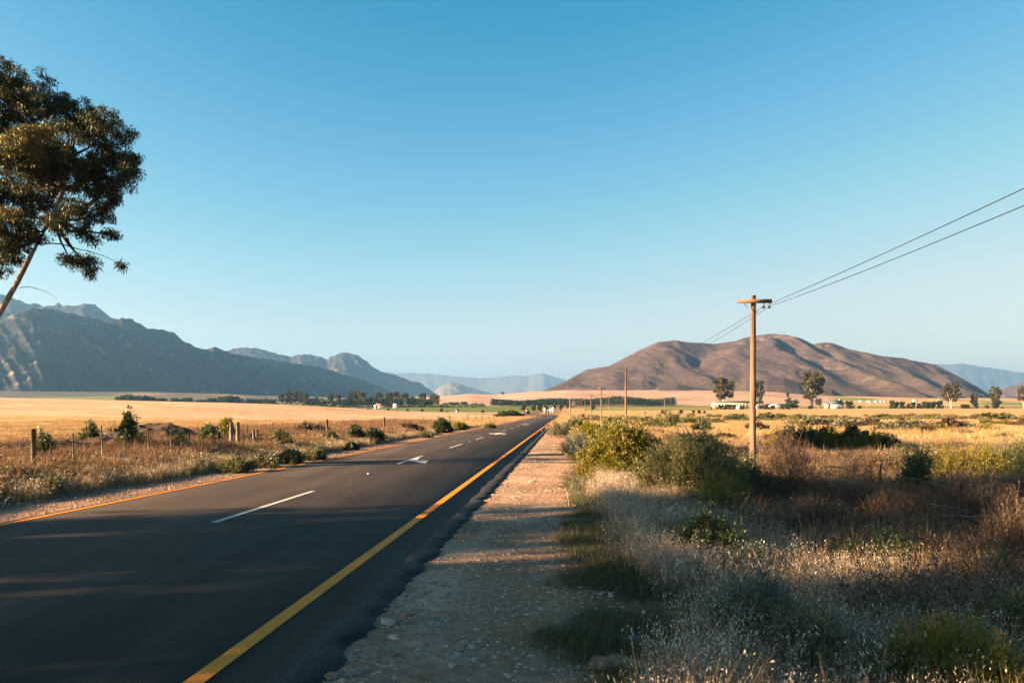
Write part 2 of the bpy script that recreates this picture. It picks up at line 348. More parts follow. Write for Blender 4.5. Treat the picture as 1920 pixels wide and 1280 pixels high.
def mat_ground():
    m, t, out = newmat('ground'); N = t.nodes; L = t.links
    at_ = N.new('ShaderNodeAttribute'); at_.attribute_name = 'Col'
    g = N.new('ShaderNodeNewGeometry')
    n1 = N.new('ShaderNodeTexNoise'); n1.inputs['Scale'].default_value = 7; n1.inputs['Detail'].default_value = 8; n1.inputs['Roughness'].default_value = .7
    n2 = N.new('ShaderNodeTexNoise'); n2.inputs['Scale'].default_value = .35; n2.inputs['Detail'].default_value = 6
    n3 = N.new('ShaderNodeTexNoise'); n3.inputs['Scale'].default_value = .02; n3.inputs['Detail'].default_value = 6
    for n in (n1, n2, n3): L.new(g.outputs['Position'], n.inputs['Vector'])
    prev = at_.outputs['Color']
    for n, lo, hi in ((n1, .62*ALB, 1.38*ALB), (n2, .72, 1.28), (n3, .85, 1.15)):
        mr = N.new('ShaderNodeMapRange'); mr.inputs[1].default_value = .3; mr.inputs[2].default_value = .7; mr.inputs[3].default_value = lo; mr.inputs[4].default_value = hi
        L.new(n.outputs[0], mr.inputs[0])
        vm = N.new('ShaderNodeVectorMath'); vm.operation = 'SCALE'; L.new(prev, vm.inputs[0]); L.new(mr.outputs[0], vm.inputs['Scale']); prev = vm.outputs[0]
    mp = N.new('ShaderNodeMapping'); mp.inputs['Scale'].default_value = (.012, .30, 1); mp.inputs['Rotation'].default_value = (0, 0, R(-6)); n5 = N.new('ShaderNodeTexNoise'); n5.inputs['Scale'].default_value = 1; n5.inputs['Detail'].default_value = 5
    L.new(g.outputs['Position'], mp.inputs[0]); L.new(mp.outputs[0], n5.inputs['Vector'])
    mr = N.new('ShaderNodeMapRange'); mr.inputs[1].default_value = .32; mr.inputs[2].default_value = .68; mr.inputs[3].default_value = .80; mr.inputs[4].default_value = 1.16; L.new(n5.outputs[0], mr.inputs[0])
    vm = N.new('ShaderNodeVectorMath'); vm.operation = 'SCALE'; L.new(prev, vm.inputs[0]); L.new(mr.outputs[0], vm.inputs['Scale']); prev = vm.outputs[0]
    b = N.new('ShaderNodeBsdfPrincipled'); b.inputs['Roughness'].default_value = .95; b.inputs['Specular IOR Level'].default_value = .05
    bp = N.new('ShaderNodeBump'); bp.inputs['Distance'].default_value = .05; bp.inputs['Strength'].default_value = .9
    vo = N.new('ShaderNodeTexVoronoi'); vo.inputs['Scale'].default_value = 42; L.new(g.outputs['Position'], vo.inputs['Vector'])
    av = N.new('ShaderNodeMath'); av.operation = 'MULTIPLY_ADD'; av.inputs[1].default_value = -.22; L.new(vo.outputs['Distance'], av.inputs[0]); L.new(n1.outputs[0], av.inputs[2])
    L.new(av.outputs[0], bp.inputs['Height']); L.new(bp.outputs[0], b.inputs['Normal'])
    L.new(prev, b.inputs['Base Color']); L.new(b.outputs[0], out.inputs[0]); return m
M['ground'] = mat_ground()

def mat_hill(name, veg, veg2, rock, scale=1.0, amount=.62):
    m, t, out = newmat(name); N = t.nodes; L = t.links
    g = N.new('ShaderNodeNewGeometry')
    n1 = N.new('ShaderNodeTexNoise'); n1.inputs['Scale'].default_value = .006*scale; n1.inputs['Detail'].default_value = 10; n1.inputs['Roughness'].default_value = .65
    n2 = N.new('ShaderNodeTexNoise'); n2.inputs['Scale'].default_value = .02*scale; n2.inputs['Detail'].default_value = 8; n2.inputs['Roughness'].default_value = .7
    L.new(g.outputs['Position'], n1.inputs['Vector']); L.new(g.outputs['Position'], n2.inputs['Vector'])
    r1 = ramp(t, [(.35, veg), (.65, veg2)]); L.new(n1.outputs[0], r1.inputs[0])
    at_ = N.new('ShaderNodeAttribute'); at_.attribute_name = 'Col'
    ad = N.new('ShaderNodeMath'); ad.operation = 'MULTIPLY'; L.new(at_.outputs['Fac'], ad.inputs[0])
    rr = N.new('ShaderNodeMapRange'); rr.inputs[1].default_value = amount-.12; rr.inputs[2].default_value = amount; L.new(n2.outputs[0], rr.inputs[0]); L.new(rr.outputs[0], ad.inputs[1])
    mx = N.new('ShaderNodeMix'); mx.data_type = 'RGBA'; L.new(ad.outputs[0], mx.inputs[0]); L.new(r1.outputs[0], mx.inputs[6]); mx.inputs[7].default_value = (*rock, 1)  # pale patch tone mixed in by noise and the Col mask
    b = N.new('ShaderNodeBsdfPrincipled'); b.inputs['Roughness'].default_value = 1; b.inputs['Specular IOR Level'].default_value = 0
    bp = N.new('ShaderNodeBump'); bp.inputs['Distance'].default_value = 7/scale; bp.inputs['Strength'].default_value = .6
    L.new(n2.outputs[0], bp.inputs['Height']); L.new(bp.outputs[0], b.inputs['Normal'])
    n4 = N.new('ShaderNodeTexNoise'); n4.inputs['Scale'].default_value = .09*scale; n4.inputs['Detail'].default_value = 6; n4.inputs['Roughness'].default_value = .75; L.new(g.outputs['Position'], n4.inputs['Vector'])
    r4 = ramp(t, [(.38, (.62*ALB, .66*ALB, .66*ALB)), (.62, (1.25*ALB, 1.2*ALB, 1.15*ALB))]); L.new(n4.outputs[0], r4.inputs[0])
    m4 = N.new('ShaderNodeMix'); m4.data_type = 'RGBA'; m4.blend_type = 'MULTIPLY'; m4.inputs[0].default_value = 1; L.new(mx.outputs[2], m4.inputs[6]); L.new(r4.outputs[0], m4.inputs[7])
    L.new(m4.outputs[2], b.inputs['Base Color']); L.new(b.outputs[0], out.inputs[0]); return m
M['hill'] = mat_hill('hill', (.086, .062, .060), (.136, .096, .084), (.28, .21, .18), 1.2)
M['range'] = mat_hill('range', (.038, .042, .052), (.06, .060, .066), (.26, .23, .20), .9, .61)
M['far_range'] = mat_hill('far_range', (.16, .16, .15), (.21, .2, .18), (.3, .26, .22), .5, .6)

# ------------------------------------------------------------------ the ground sheet
def build_ground():
    ys = list(np.arange(-60, 3, 3.0)) + list(np.arange(3, 45, .3))
    y = 45.0
    while y < 17500: ys.append(y); y *= 1.0155
    ys = np.array([-2500, -1200, -500, -200, -100] + ys + [17500.0])
    a = list(np.arange(0, 26, .26)); v = 26.0
    while v < 12500: a.append(v); v *= 1.045
    a = np.array(a + [12500.0]); sx = np.concatenate([-a[:0:-1], a])
    sx = np.where(np.abs(sx-5.04) < .13, 5.0, sx)
    Yg, S = np.meshgrid(ys, sx, indexing='ij')
    X = S + xc(np.clip(Yg, -200, 17500)); Z = ground_z(X, Yg)
    # colour of what covers the ground (soil, gravel, straw, crops)
    soil = np.array([.20, .125, .08]); gravel = np.array([.42, .265, .18]); pale = np.array([.58, .41, .30])
    gold = np.array([.66, .405, .185]); goldp = np.array([.70, .46, .30]); green = np.array([.17, .20, .055]); olive = np.array([.33, .29, .10])
    pink = np.array([.56, .355, .25]); rust = np.array([.40, .22, .12]); grey = np.array([.24, .22, .18])
    C = np.zeros(X.shape+(3,)) + soil
    def mixin(c, w):
        nonlocal C
        C = C*(1-w[..., None]) + np.array(c)*w[..., None]
    n1 = fbm(X*.06, Yg*.06, 4, 21); n2 = fbm(X*.4, Yg*.4, 3, 22); n3 = fbm(X/60, Yg/18, 3, 23)
    pxg = 960 + F*X/np.maximum(Yg, 1)
    # right-hand field: gold grass with olive and rust patches
    rf = sstep(9, 16, S)*sstep(30, 60, Yg)
    mixin(gold, rf)
    mixin(olive, rf*sstep(.05, .4, n1)*sstep(70, 110, Yg)*(1-sstep(300, 380, Yg)))
    mixin(rust, rf*sstep(.1, .5, fbm(X*.03, Yg*.05, 3, 31))*(1-sstep(150, 300, Yg))*.7)
    # left side
    mixin(rust*1.1, sstep(7, 10, -S)*(1-sstep(50, 75, Yg))*sstep(-.3, .3, n1))
    lf = sstep(12, 17, -S)*sstep(45, 62, Yg - .0*X)
    mixin(gold, np.maximum(lf, sstep(24, 40, -S)*sstep(20, 40, Yg)))
    mixin(goldp, sstep(20, 30, -S)*sstep(150, 175, Yg)*.9)
    bank = np.exp(-((Yg-152-3*n3)/3.5)**2)*sstep(20, 30, -S); mixin(rust*1.1, bank*.75)
    bank = np.exp(-((Yg-98-3*n3)/3.)**2)*sstep(20, 30, -S); mixin(rust*1.3, bank*.4)
    mixin(gold*.85, sstep(20, 30, -S)*sstep(.0, .5, n3)*.5*sstep(60, 90, Yg))
    # verge of gravel
    mixin(gravel, sstep(4.6, 4.9, S)*(1-sstep(6.9, 7.9, S+.5*n2)))
    mixin(pale, sstep(4.6, 4.9, S)*(1-sstep(6.6, 7.4, S))*sstep(.0, .35, fbm(X*.9, Yg*.5, 3, 41))*.8)
    mixin(rust*.9, sstep(5.6, 6.1, S)*(1-sstep(6.9, 7.9, S))*sstep(.0, .4, fbm(X*.7, Yg*.3, 3, 42))*.5)
    mixin(gravel*1.05, sstep(4.0, 4.3, -S)*(1-sstep(5.7, 6.4, -S+.4*n2)))
    # beyond the bend: dry grass then green crop, brown strips
    far = sstep(300, 420, Yg)
    mixin(gold*.95, far*sstep(-10, 20, S))
    gl = sstep(470, 500, Yg)*(1-sstep(1500, 1600, Yg))
    mixin(green, gl*(pxg < 1010)*(pxg > -900))
    mixin(green*1.1, sstep(640, 660, Yg)*(1-sstep(900, 940, Yg))*(pxg > 1095)*(pxg < 1345)*.85)
    mixin(green*.9, sstep(980, 1010, Yg)*(1-sstep(1350, 1400, Yg))*(pxg >= 930)*(pxg < 2600)*.85)
    mixin(green*1.2, sstep(1010, 1090, Yg)*(1-sstep(1900, 2100, Yg))*(pxg > 1560)*sstep(-.2, .2, fbm(X/200, Yg/300, 2, 51)))
    mixin(grey*.55, sstep(560, 600, Yg)*(pxg < 700)); mixin(grey*.9, sstep(560, 600, Yg)*(pxg < 800)*(pxg > 230)*sstep(-.1, .2, fbm(X/300, Yg/160, 3, 72))*.8)  # grey plain; far-left part darker, mountain shadow put into its colour
    fh = sstep(1400, 1480, Yg)*((pxg > 800) & (pxg < 1560)); mixin(pink, fh*1.0)
    st = np.sin(Yg/55 + 2.0*fbm(X/500, Yg/500, 3, 61)*3); mixin(pink*.72, fh*sstep(.72, .95, st)*.6)
    mixin(pink*1.15, fh*sstep(.7, .95, -st)*.5)
    mixin(grey*1.2, sstep(2200, 2500, Yg)*(pxg >= 1560)*.7)
    mixin(pink*.7, .8*(pxg < 800)*(pxg > 230)*sstep(1250, 1400, Yg)*sstep(.25, .4, fbm(X/260, Yg/120, 3, 71)))
    mixin(np.array([.2, .24, .06]), (pxg < 230)*(pxg > 70)*sstep(1250, 1300, Yg)*(1-sstep(1900, 2000, Yg)))
    o = grid_mesh('ground', X, Yg, Z, M['ground'], col=C); tag(o, kind='structure')
build_ground()

# ------------------------------------------------------------------ the road
def ribbon(name, o0, o1, d0, d1, zoff, mat, jit0=0, jit1=0, thick=0, parent=None, step=1):
    idx = [i for i in range(0, len(PATH), step) if d0 <= PATH[i, 1] and PLEN[i] <= d1]
    P = PATH[idx]; Nn = PNORM[idx]; L = PLEN[idx]
    e0 = o0 + jit0*fbm(L*1.3, L*0+3, 3, 5); e1 = o1 + jit1*fbm(L*1.6, L*0+8, 5, 6, .7)
    A = P+Nn*e0[:, None]; B = P+Nn*e1[:, None]
    zb = ground_base(P[:, 1])
    lift = 0.14*sstep(215, 240, P[:, 1])
    V = []; n = len(idx); Q = []
    cols = [np.column_stack([A, zb+zoff+lift]), np.column_stack([B, zb+zoff+lift])]
    if thick:
        cols = [np.column_stack([A-Nn*.1, zb+zoff+lift-thick])]+cols+[np.column_stack([B+Nn*.12, zb+zoff+lift-thick])]
    k = len(cols); V = np.stack(cols, 1).reshape(-1, 3)
    i = np.arange(n-1)[:, None]*k + np.arange(k-1)[None]
    Q = np.stack([i, i+1, i+k+1, i+k], -1).reshape(-1, 4)
    return mesh_np(name, V, Q, mat, parent)
PATH_END = PLEN[-1]
_keep = PATH, PNORM, PLEN
# finer steps near the camera for a ragged asphalt edge
fine = []
for i in range(len(PATH)-1):
    k = 6 if -5 < PATH[i, 1] < 60 else 1
    for t in range(k): fine.append(PATH[i]*(1-t/k)+PATH[i+1]*t/k)
fine.append(PATH[-1]); PATH = np.array(fine)
_tan = np.gradient(PATH, axis=0); _tan /= np.linalg.norm(_tan, axis=1)[:, None]
PNORM = np.stack([_tan[:, 1], -_tan[:, 0]], 1); PLEN = np.concatenate([[0], np.cumsum(np.linalg.norm(np.diff(PATH, axis=0), axis=1))])
# smooth normals
ker = np.ones(9)/9
for c in range(2): PNORM[4:-4, c] = np.convolve(PNORM[:, c], ker, 'valid')
road = ribbon('road', -4.40, 4.86, -80, 1e9, 0.0, M['asphalt'], 0.05, 0.0, .12); tag(road, kind='structure')
edge = ribbon('asphalt_shoulder', 4.80, 5.05, -80, 1e9, 0.004, M['asphalt_edge'], 0.05, 0.12, .07); tag(edge, kind='structure')
ribbon('edge_line', 4.02, 4.20, -80, 1e9, .008, M['road_yellow'], parent=road)
ribbon('edge_line', -4.22, -4.05, -80, 1e9, .008, M['road_yellow'], parent=road)
def len_at_y(y):
    i = int(np.argmax(PATH[:, 1] >= y)); return PLEN[i]
def ribbon_len(name, o0, o1, l0, l1, zoff, mat, parent):
    ls = np.linspace(l0, l1, max(2, int((l1-l0)/1.5)+1))
    P = np.stack([np.interp(ls, PLEN, PATH[:, 0]), np.interp(ls, PLEN, PATH[:, 1])], 1)
    Nn = np.stack([np.interp(ls, PLEN, PNORM[:, 0]), np.interp(ls, PLEN, PNORM[:, 1])], 1)
    z = ground_base(P[:, 1])+zoff+.14*sstep(215, 240, P[:, 1])
    V = np.stack([np.column_stack([P+Nn*o0, z]), np.column_stack([P+Nn*o1, z])], 1).reshape(-1, 3)
    i = np.arange(len(ls)-1)[:, None]*2
    return mesh_np(name, V, np.concatenate([i, i+1, i+3, i+2], 1), mat, parent)
for y0, y1 in ((2.2, 8.8), (16.4, 23.0), (50.1, 56.3), (64.8, 70.8), (92.5, 98), (106.5, 112), (120.5, 126), (149, 155), (163, 169), (177, 183), (191, 197), (205, 211), (219, 225)):
    ribbon_len('lane_dash', -.07, .07, len_at_y(y0), len_at_y(y1), .008, M['road_white'], road)
lb = len_at_y(233); ribbon_len('lane_dash', -.08, .08, lb, lb+70, .008, M['road_white'], road)
def road_pt(px, py, dz):
    Y = 3434/(py-771.0); return (at(px, Y), Y, float(ground_base(Y))+dz)
arrow = [(742.5, 869.4), (748.7, 869.6), (757, 866.6), (766.9, 863.6), (781, 866.2), (797.2, 868.8), (803.2, 863.4), (783.8, 862.6), (784.2, 860), (787.5, 857), (794.5, 854.4), (788, 854.7), (776.9, 858.4), (766, 861.9), (757, 864.4)]
MB().poly([road_pt(a, b, .0085) for a, b in arrow][::-1]).build('merge_arrow', M['road_white'], road)
arrow2 = [(917.5, 811.8), (927.5, 812.2), (934.4, 811), (948, 812.8), (947.5, 814), (937.5, 813.3), (929.4, 814.6), (925, 813.4), (917.5, 813)]
MB().poly([road_pt(a, b, .0085) for a, b in arrow2]).build('merge_arrow', M['road_white'], road)
base2 = np.array([road_pt(a, b, .0085) for a, b in arrow2])
b3 = base2.copy(); b3[:, 1] += 57; b3[:, 0] += 57*.0665; b3[:, 2] = ground_base(b3[:, 1])+.012
MB().poly(b3).build('merge_arrow', M['road_white'], road)
for y in (29.3, 60.5, 89):
    x = float(xc(y)); MB().box((x+.05, y, float(ground_base(y))+.02), (.11, .11, .03), taper=.8).build('road_stud', M['road_white'], road)

# ------------------------------------------------------------------ mountains
def fan_range(name, mat, prof, Yprof, width_f=2.4, back=.7, du=3, nv=110, amp=.08, seed=1, ns=1/420., palepow=1.0, spurf=1.0):
    pu = np.array([p[0] for p in prof], float); py = np.array([p[1] for p in prof], float)
    us = np.arange(pu[0], pu[-1]+du, du)
    Yc = np.interp(us, [q[0] for q in Yprof], [q[1] for q in Yprof])
    Hc = (HZ-np.interp(us, pu, py))/F*Yc + EYE
    D = np.maximum(Hc*width_f, 60)+80
    vs = np.concatenate([np.linspace(-1.15, 0, nv), np.linspace(0, back, nv//3)[1:]])
    U, Vv = np.meshgrid(us, vs, indexing='ij')
    YY = Yc[:, None]+Vv*D[:, None]; XX = (U-960)/F*YY
    a = np.clip(np.abs(Vv), 0, 1.15)
    env = np.where(a < 1, (1-a)**1.08, (1-a)*.6)
    Z = Hc[:, None]*env
    k = np.clip(4*a*(1.05-a), 0, 1)
    sp = ridged(U*.018*spurf + Vv*1.4, Vv*1.1+.003*U, 4, seed)-.55
    sp2 = ridged(XX*ns*3, YY*ns*3, 5, seed+9, .55)-.55
    Z = Z + Hc[:, None]*amp*2.0*k*sp + Hc[:, None]*amp*.45*k*sp2
    Z = Z + Hc[:, None]*.02*fbm(XX*ns*9, YY*ns*9, 4, seed+20)*sstep(0, .12, 1.1-a)
    rk = np.clip(sstep(.78, 1.05, sp+sp2*1.0+.60)*palepow + .3*(a < .06), 0, 1)  # mask of pale patches on ridge noise and crest
    o = grid_mesh(name, XX, YY, Z, mat, col=np.repeat(rk[..., None], 3, -1)); return tag(o, kind='structure')

fan_range('mountain_range', M['range'],
    [(-900, 640), (-700, 600), (-500, 610), (-300, 580), (-150, 600), (-60, 596), (0, 600), (30, 586), (75, 577), (120, 585), (165, 594), (200, 604), (230, 595), (248, 599), (275, 615), (300, 618), (328, 624), (350, 643), (385, 655), (402, 650), (430, 661), (470, 668), (520, 676), (560, 682), (600, 688), (640, 700), (690, 716), (730, 732), (770, 742), (800, 748)],
    [(-900, 1900), (-700, 2000), (0, 2900), (400, 4000), (800, 5400)], du=2.5, nv=150, seed=1, amp=.055)
fan_range('mountain_range', M['range'],
    [(-500, 600), (-200, 560), (-80, 545), (0, 551), (22, 557), (50, 568), (80, 572), (110, 571), (148, 573), (160, 568), (178, 572), (200, 588), (240, 610), (300, 640), (420, 690), (520, 735)],
    [(-500, 4800), (520, 5200)], width_f=1.8, du=4, nv=70, seed=4)
fan_range('mountain_range', M['range'],
    [(300, 700), (400, 668), (430, 656), (450, 651), (482, 653), (520, 663), (545, 669), (562, 664), (580, 664), (600, 669), (612, 674), (630, 664), (650, 660), (668, 665), (690, 678), (700, 688), (715, 697), (740, 702), (770, 714), (788, 717), (800, 726), (815, 736), (835, 748)],
    [(300, 7000), (835, 7600)], width_f=2.0, du=2.5, nv=90, seed=6, spurf=1.6)
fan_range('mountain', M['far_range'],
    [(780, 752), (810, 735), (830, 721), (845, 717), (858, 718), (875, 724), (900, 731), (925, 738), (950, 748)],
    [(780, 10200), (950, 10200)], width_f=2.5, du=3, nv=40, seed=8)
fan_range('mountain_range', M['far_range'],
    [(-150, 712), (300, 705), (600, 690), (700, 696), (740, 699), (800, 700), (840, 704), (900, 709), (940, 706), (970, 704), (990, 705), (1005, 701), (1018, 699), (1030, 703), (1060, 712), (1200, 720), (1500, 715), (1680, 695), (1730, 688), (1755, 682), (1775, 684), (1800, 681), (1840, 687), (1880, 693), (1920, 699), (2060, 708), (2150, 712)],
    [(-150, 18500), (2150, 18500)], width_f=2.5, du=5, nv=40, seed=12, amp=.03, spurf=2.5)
fan_range('hill', M['hill'],
    [(1835, 752), (1860, 738), (1885, 727), (1920, 717), (1980, 700), (2080, 690), (2300, 700), (2500, 740)],
    [(1835, 5200), (2500, 4600)], width_f=2.6, du=4, nv=50, seed=14, amp=.15)

def big_hill():
    crest = [(985, 748), (1030, 729), (1060, 716), (1100, 694), (1140, 688), (1170, 673), (1200, 657), (1235, 641), (1270, 638), (1300, 642), (1340, 645), (1380, 640), (1400, 632), (1440, 626), (1470, 627), (1500, 634), (1525, 646), (1545, 642), (1560, 643), (1590, 655), (1620, 660), (1660, 667), (1700, 672), (1750, 683), (1790, 703), (1830, 725), (1870, 750)]
    CY = 3500
    def W(px, py, Y): return np.array([at(px, Y), Y, zat(py, Y)])
    ridges = []
    def add(pts, kl, kr): ridges.append(([W(*p) for p in pts], kl, kr))
    add([(px, py, CY + 90*math.sin(px/70.)) for px, py in crest], .62, .62)
    add([(1100, 694, 3500), (1075, 705, 3150), (1060, 722, 2800)], .3, .3)
    add([(1170, 673, 3500), (1160, 694, 3100), (1150, 718, 2700)], .3, .36)
    add([(1240, 641, 3500), (1258, 655, 3300), (1285, 682, 3050), (1320, 705, 2820), (1370, 732, 2550)], .33, .85)
    add([(1250, 670, 3150), (1275, 692, 2900), (1335, 717, 2640)], .33, .75)
    add([(1215, 650, 3450), (1225, 680, 3050), (1215, 715, 2700)], .3, .55)
    add([(1390, 637, 3500), (1395, 670, 3050), (1430, 705, 2700)], .28, .32)
    add([(1438, 628, 3480), (1452, 652, 3200), (1475, 680, 2950), (1500, 715, 2650)], .3, .8)
    add([(1486, 630, 3500), (1515, 650, 3330), (1560, 672, 3130), (1600, 690, 2950), (1680, 722, 2600)], .36, .88)
    add([(1560, 643, 3550), (1578, 662, 3350), (1590, 676, 3200)], .5, .45)
    add([(1618, 661, 3500), (1650, 678, 3330), (1700, 702, 3080), (1760, 727, 2800)], .34, .85)
    add([(1748, 684, 3500), (1768, 702, 3300), (1790, 720, 3100)], .4, .85)
    add([(1525, 690, 2950), (1560, 722, 2620)], .25, .35)
    us = np.arange(960, 1900, 1.6); ys = np.concatenate([np.arange(2250, 3620, 9.0), np.arange(3620, 4500, 30.0)])
    U, YY = np.meshgrid(us, ys, indexing='ij'); XX = (U-960)/F*YY
    wx = XX + 26*fbm(XX/300, YY/300, 3, 90); wy = YY + 26*fbm(XX/300+9, YY/300, 3, 91)
    S = np.zeros(XX.shape); T = 9.0
    for pts, kl, kr in ridges:
        best = np.full(XX.shape, -1e9)
        for a, b in zip(pts[:-1], pts[1:]):
            d = b-a; L2 = d[0]**2+d[1]**2
            t = np.clip(((wx-a[0])*d[0]+(wy-a[1])*d[1])/L2, 0, 1)
            qx = a[0]+t*d[0]; qy = a[1]+t*d[1]; qz = a[2]+t*d[2]
            dist = np.hypot(wx-qx, wy-qy)
            ang = ((wx-qx)*.956+(wy-qy)*.292)/(dist+1e-6)
            k = kl+(kr-kl)*sstep(-.3, .5, ang)
            best = np.maximum(best, qz-k*(np.sqrt(dist**2+400)-20))
        S += np.exp(np.clip(best, -200, 400)/T)
    Z = T*np.log(S+1e-9)
    Z = np.where(Z < 60, Z*.9+6, Z)
    fade = sstep(10, 70, Z)
    rg = (ridged(XX/150+YY/900, YY/480, 5, 95, .55)-.6)*1.05
    Z = Z + fade*(rg*9 + fbm(XX/60, YY/60, 4, 99)*2.0)
    top = np.interp(U, [c[0] for c in crest], [(HZ-c[1])/F*CY+EYE for c in crest])
    rk = np.clip(sstep(.82, .97, Z/np.maximum(top, 50))*((U > 1370)*.9+.25) + sstep(.15, .35, fbm(XX/150, YY/150, 3, 97))*.5, 0, 1)
    lim = EYE + (HZ-np.interp(U, [c[0] for c in crest], [c[1] for c in crest]))/F*YY
    Z = lim - np.log1p(np.exp(np.clip((lim-Z)/5, -30, 30)))*5 + 5*.69
    Z = Z - 90*(1-sstep(962, 985, U)) - 90*sstep(1850, 1895, U) - 60*(1-sstep(2250, 2330, YY)) - 120*sstep(4300, 4500, YY)
    o = grid_mesh('hill', XX, YY, Z, M['hill'], col=np.repeat(rk[..., None], 3, -1)); tag(o, kind='structure')
big_hill()

# ------------------------------------------------------------------ foliage builders (numpy)
def unit(v): return v/(np.linalg.norm(v, axis=-1, keepdims=True)+1e-9)
def leaves_arrays(C, Dv, length, width, r=rng):
    n = len(C); Dv = unit(Dv); side = unit(np.cross(Dv, r.normal(size=(n, 3))))
    L = (length*(.6+.8*r.random(n)))[:, None]; W = (width*(.6+.8*r.random(n)))[:, None]
    V = np.stack([C, C+Dv*L*.45+side*W*.5, C+Dv*L, C+Dv*L*.45-side*W*.5], 1).reshape(-1, 3)
    Q = np.arange(n*4).reshape(n, 4); return V, Q
def strips(base, tip, bend, w0, nseg=3, r=rng):
    """thin curved blades from base to tip (arrays)"""
    n = len(base); d = tip-base; side = unit(np.cross(d, r.normal(size=(n, 3))))
    ts = np.linspace(0, 1, nseg+1); pts = []
    for t in ts:
        c = base + d*t + bend*(t*t) ; wd = (w0*(1-.85*t))[:, None]
        pts += [c-side*wd, c+side*wd]
    V = np.stack(pts, 1).reshape(-1, 3); k = 2*(nseg+1)
    b = np.arange(n)[:, None]*k
    Q = np.concatenate([np.concatenate([b+2*i, b+2*i+1, b+2*i+3, b+2*i+2], 1) for i in range(nseg)], 0)
    return V, Q
def join(parts):
    Vs = []; Qs = []; Ms = []; off = 0
    for V, Q, mi in parts:
        Vs.append(V); Qs.append(Q+off); Ms.append(np.full(len(Q), mi)); off += len(V)
    return np.concatenate(Vs), np.concatenate(Qs), np.concatenate(Ms)

SRC = {}     # template objects for scattering, kept outside the scene
def template(name, parts, mats):
    V, Q, Mi = join(parts); return mesh_np(name, V, Q, None, link=False, mats=mats, fmat=Mi)
def src_collection(name, objs):
    c = bpy.data.collections.new(name)
    for o in objs: c.objects.link(o)
    return c

def grass_patch(name, n, h, spread, lean, w, mat, heads=0, headmat=None, hs_=.03, seed=0, droop=.25):
    r = np.random.default_rng(seed)
    a = r.random(n)*2*np.pi; rad = spread*np.sqrt(r.random(n))
    b = np.stack([rad*np.cos(a), rad*np.sin(a), np.full(n, -.04)], 1)
    hh = h*(.55+.6*r.random(n)); la = r.random(n)*2*np.pi
    ln = lean*hh*r.random(n)
    tip = b+np.stack([ln*np.cos(la)+.08*hh, ln*np.sin(la), hh], 1)
    bend = np.stack([np.cos(la), np.sin(la), -.6*np.ones(n)], 1)*(droop*hh*r.random(n))[:, None]
    V, Q = strips(b, tip, bend, np.full(n, w), 3, r); parts = [(V, Q, 0)]; mats = [mat]
    if heads:
        k = r.choice(n, min(heads, n), replace=False); ends = (tip+bend)[k]; m = 9
        C = np.repeat(ends, m, 0) + np.stack([r.normal(0, .035, len(k)*m), r.normal(0, .035, len(k)*m), -r.random(len(k)*m)*.2+.02], 1)
        D = np.stack([r.normal(0, .5, len(C)), r.normal(0, .5, len(C)), -1+.5*r.random(len(C))], 1)
        V2, Q2 = leaves_arrays(C, D, hs_, hs_*.32, r); parts.append((V2, Q2, 1)); mats.append(headmat)
    return template(name, parts, mats)

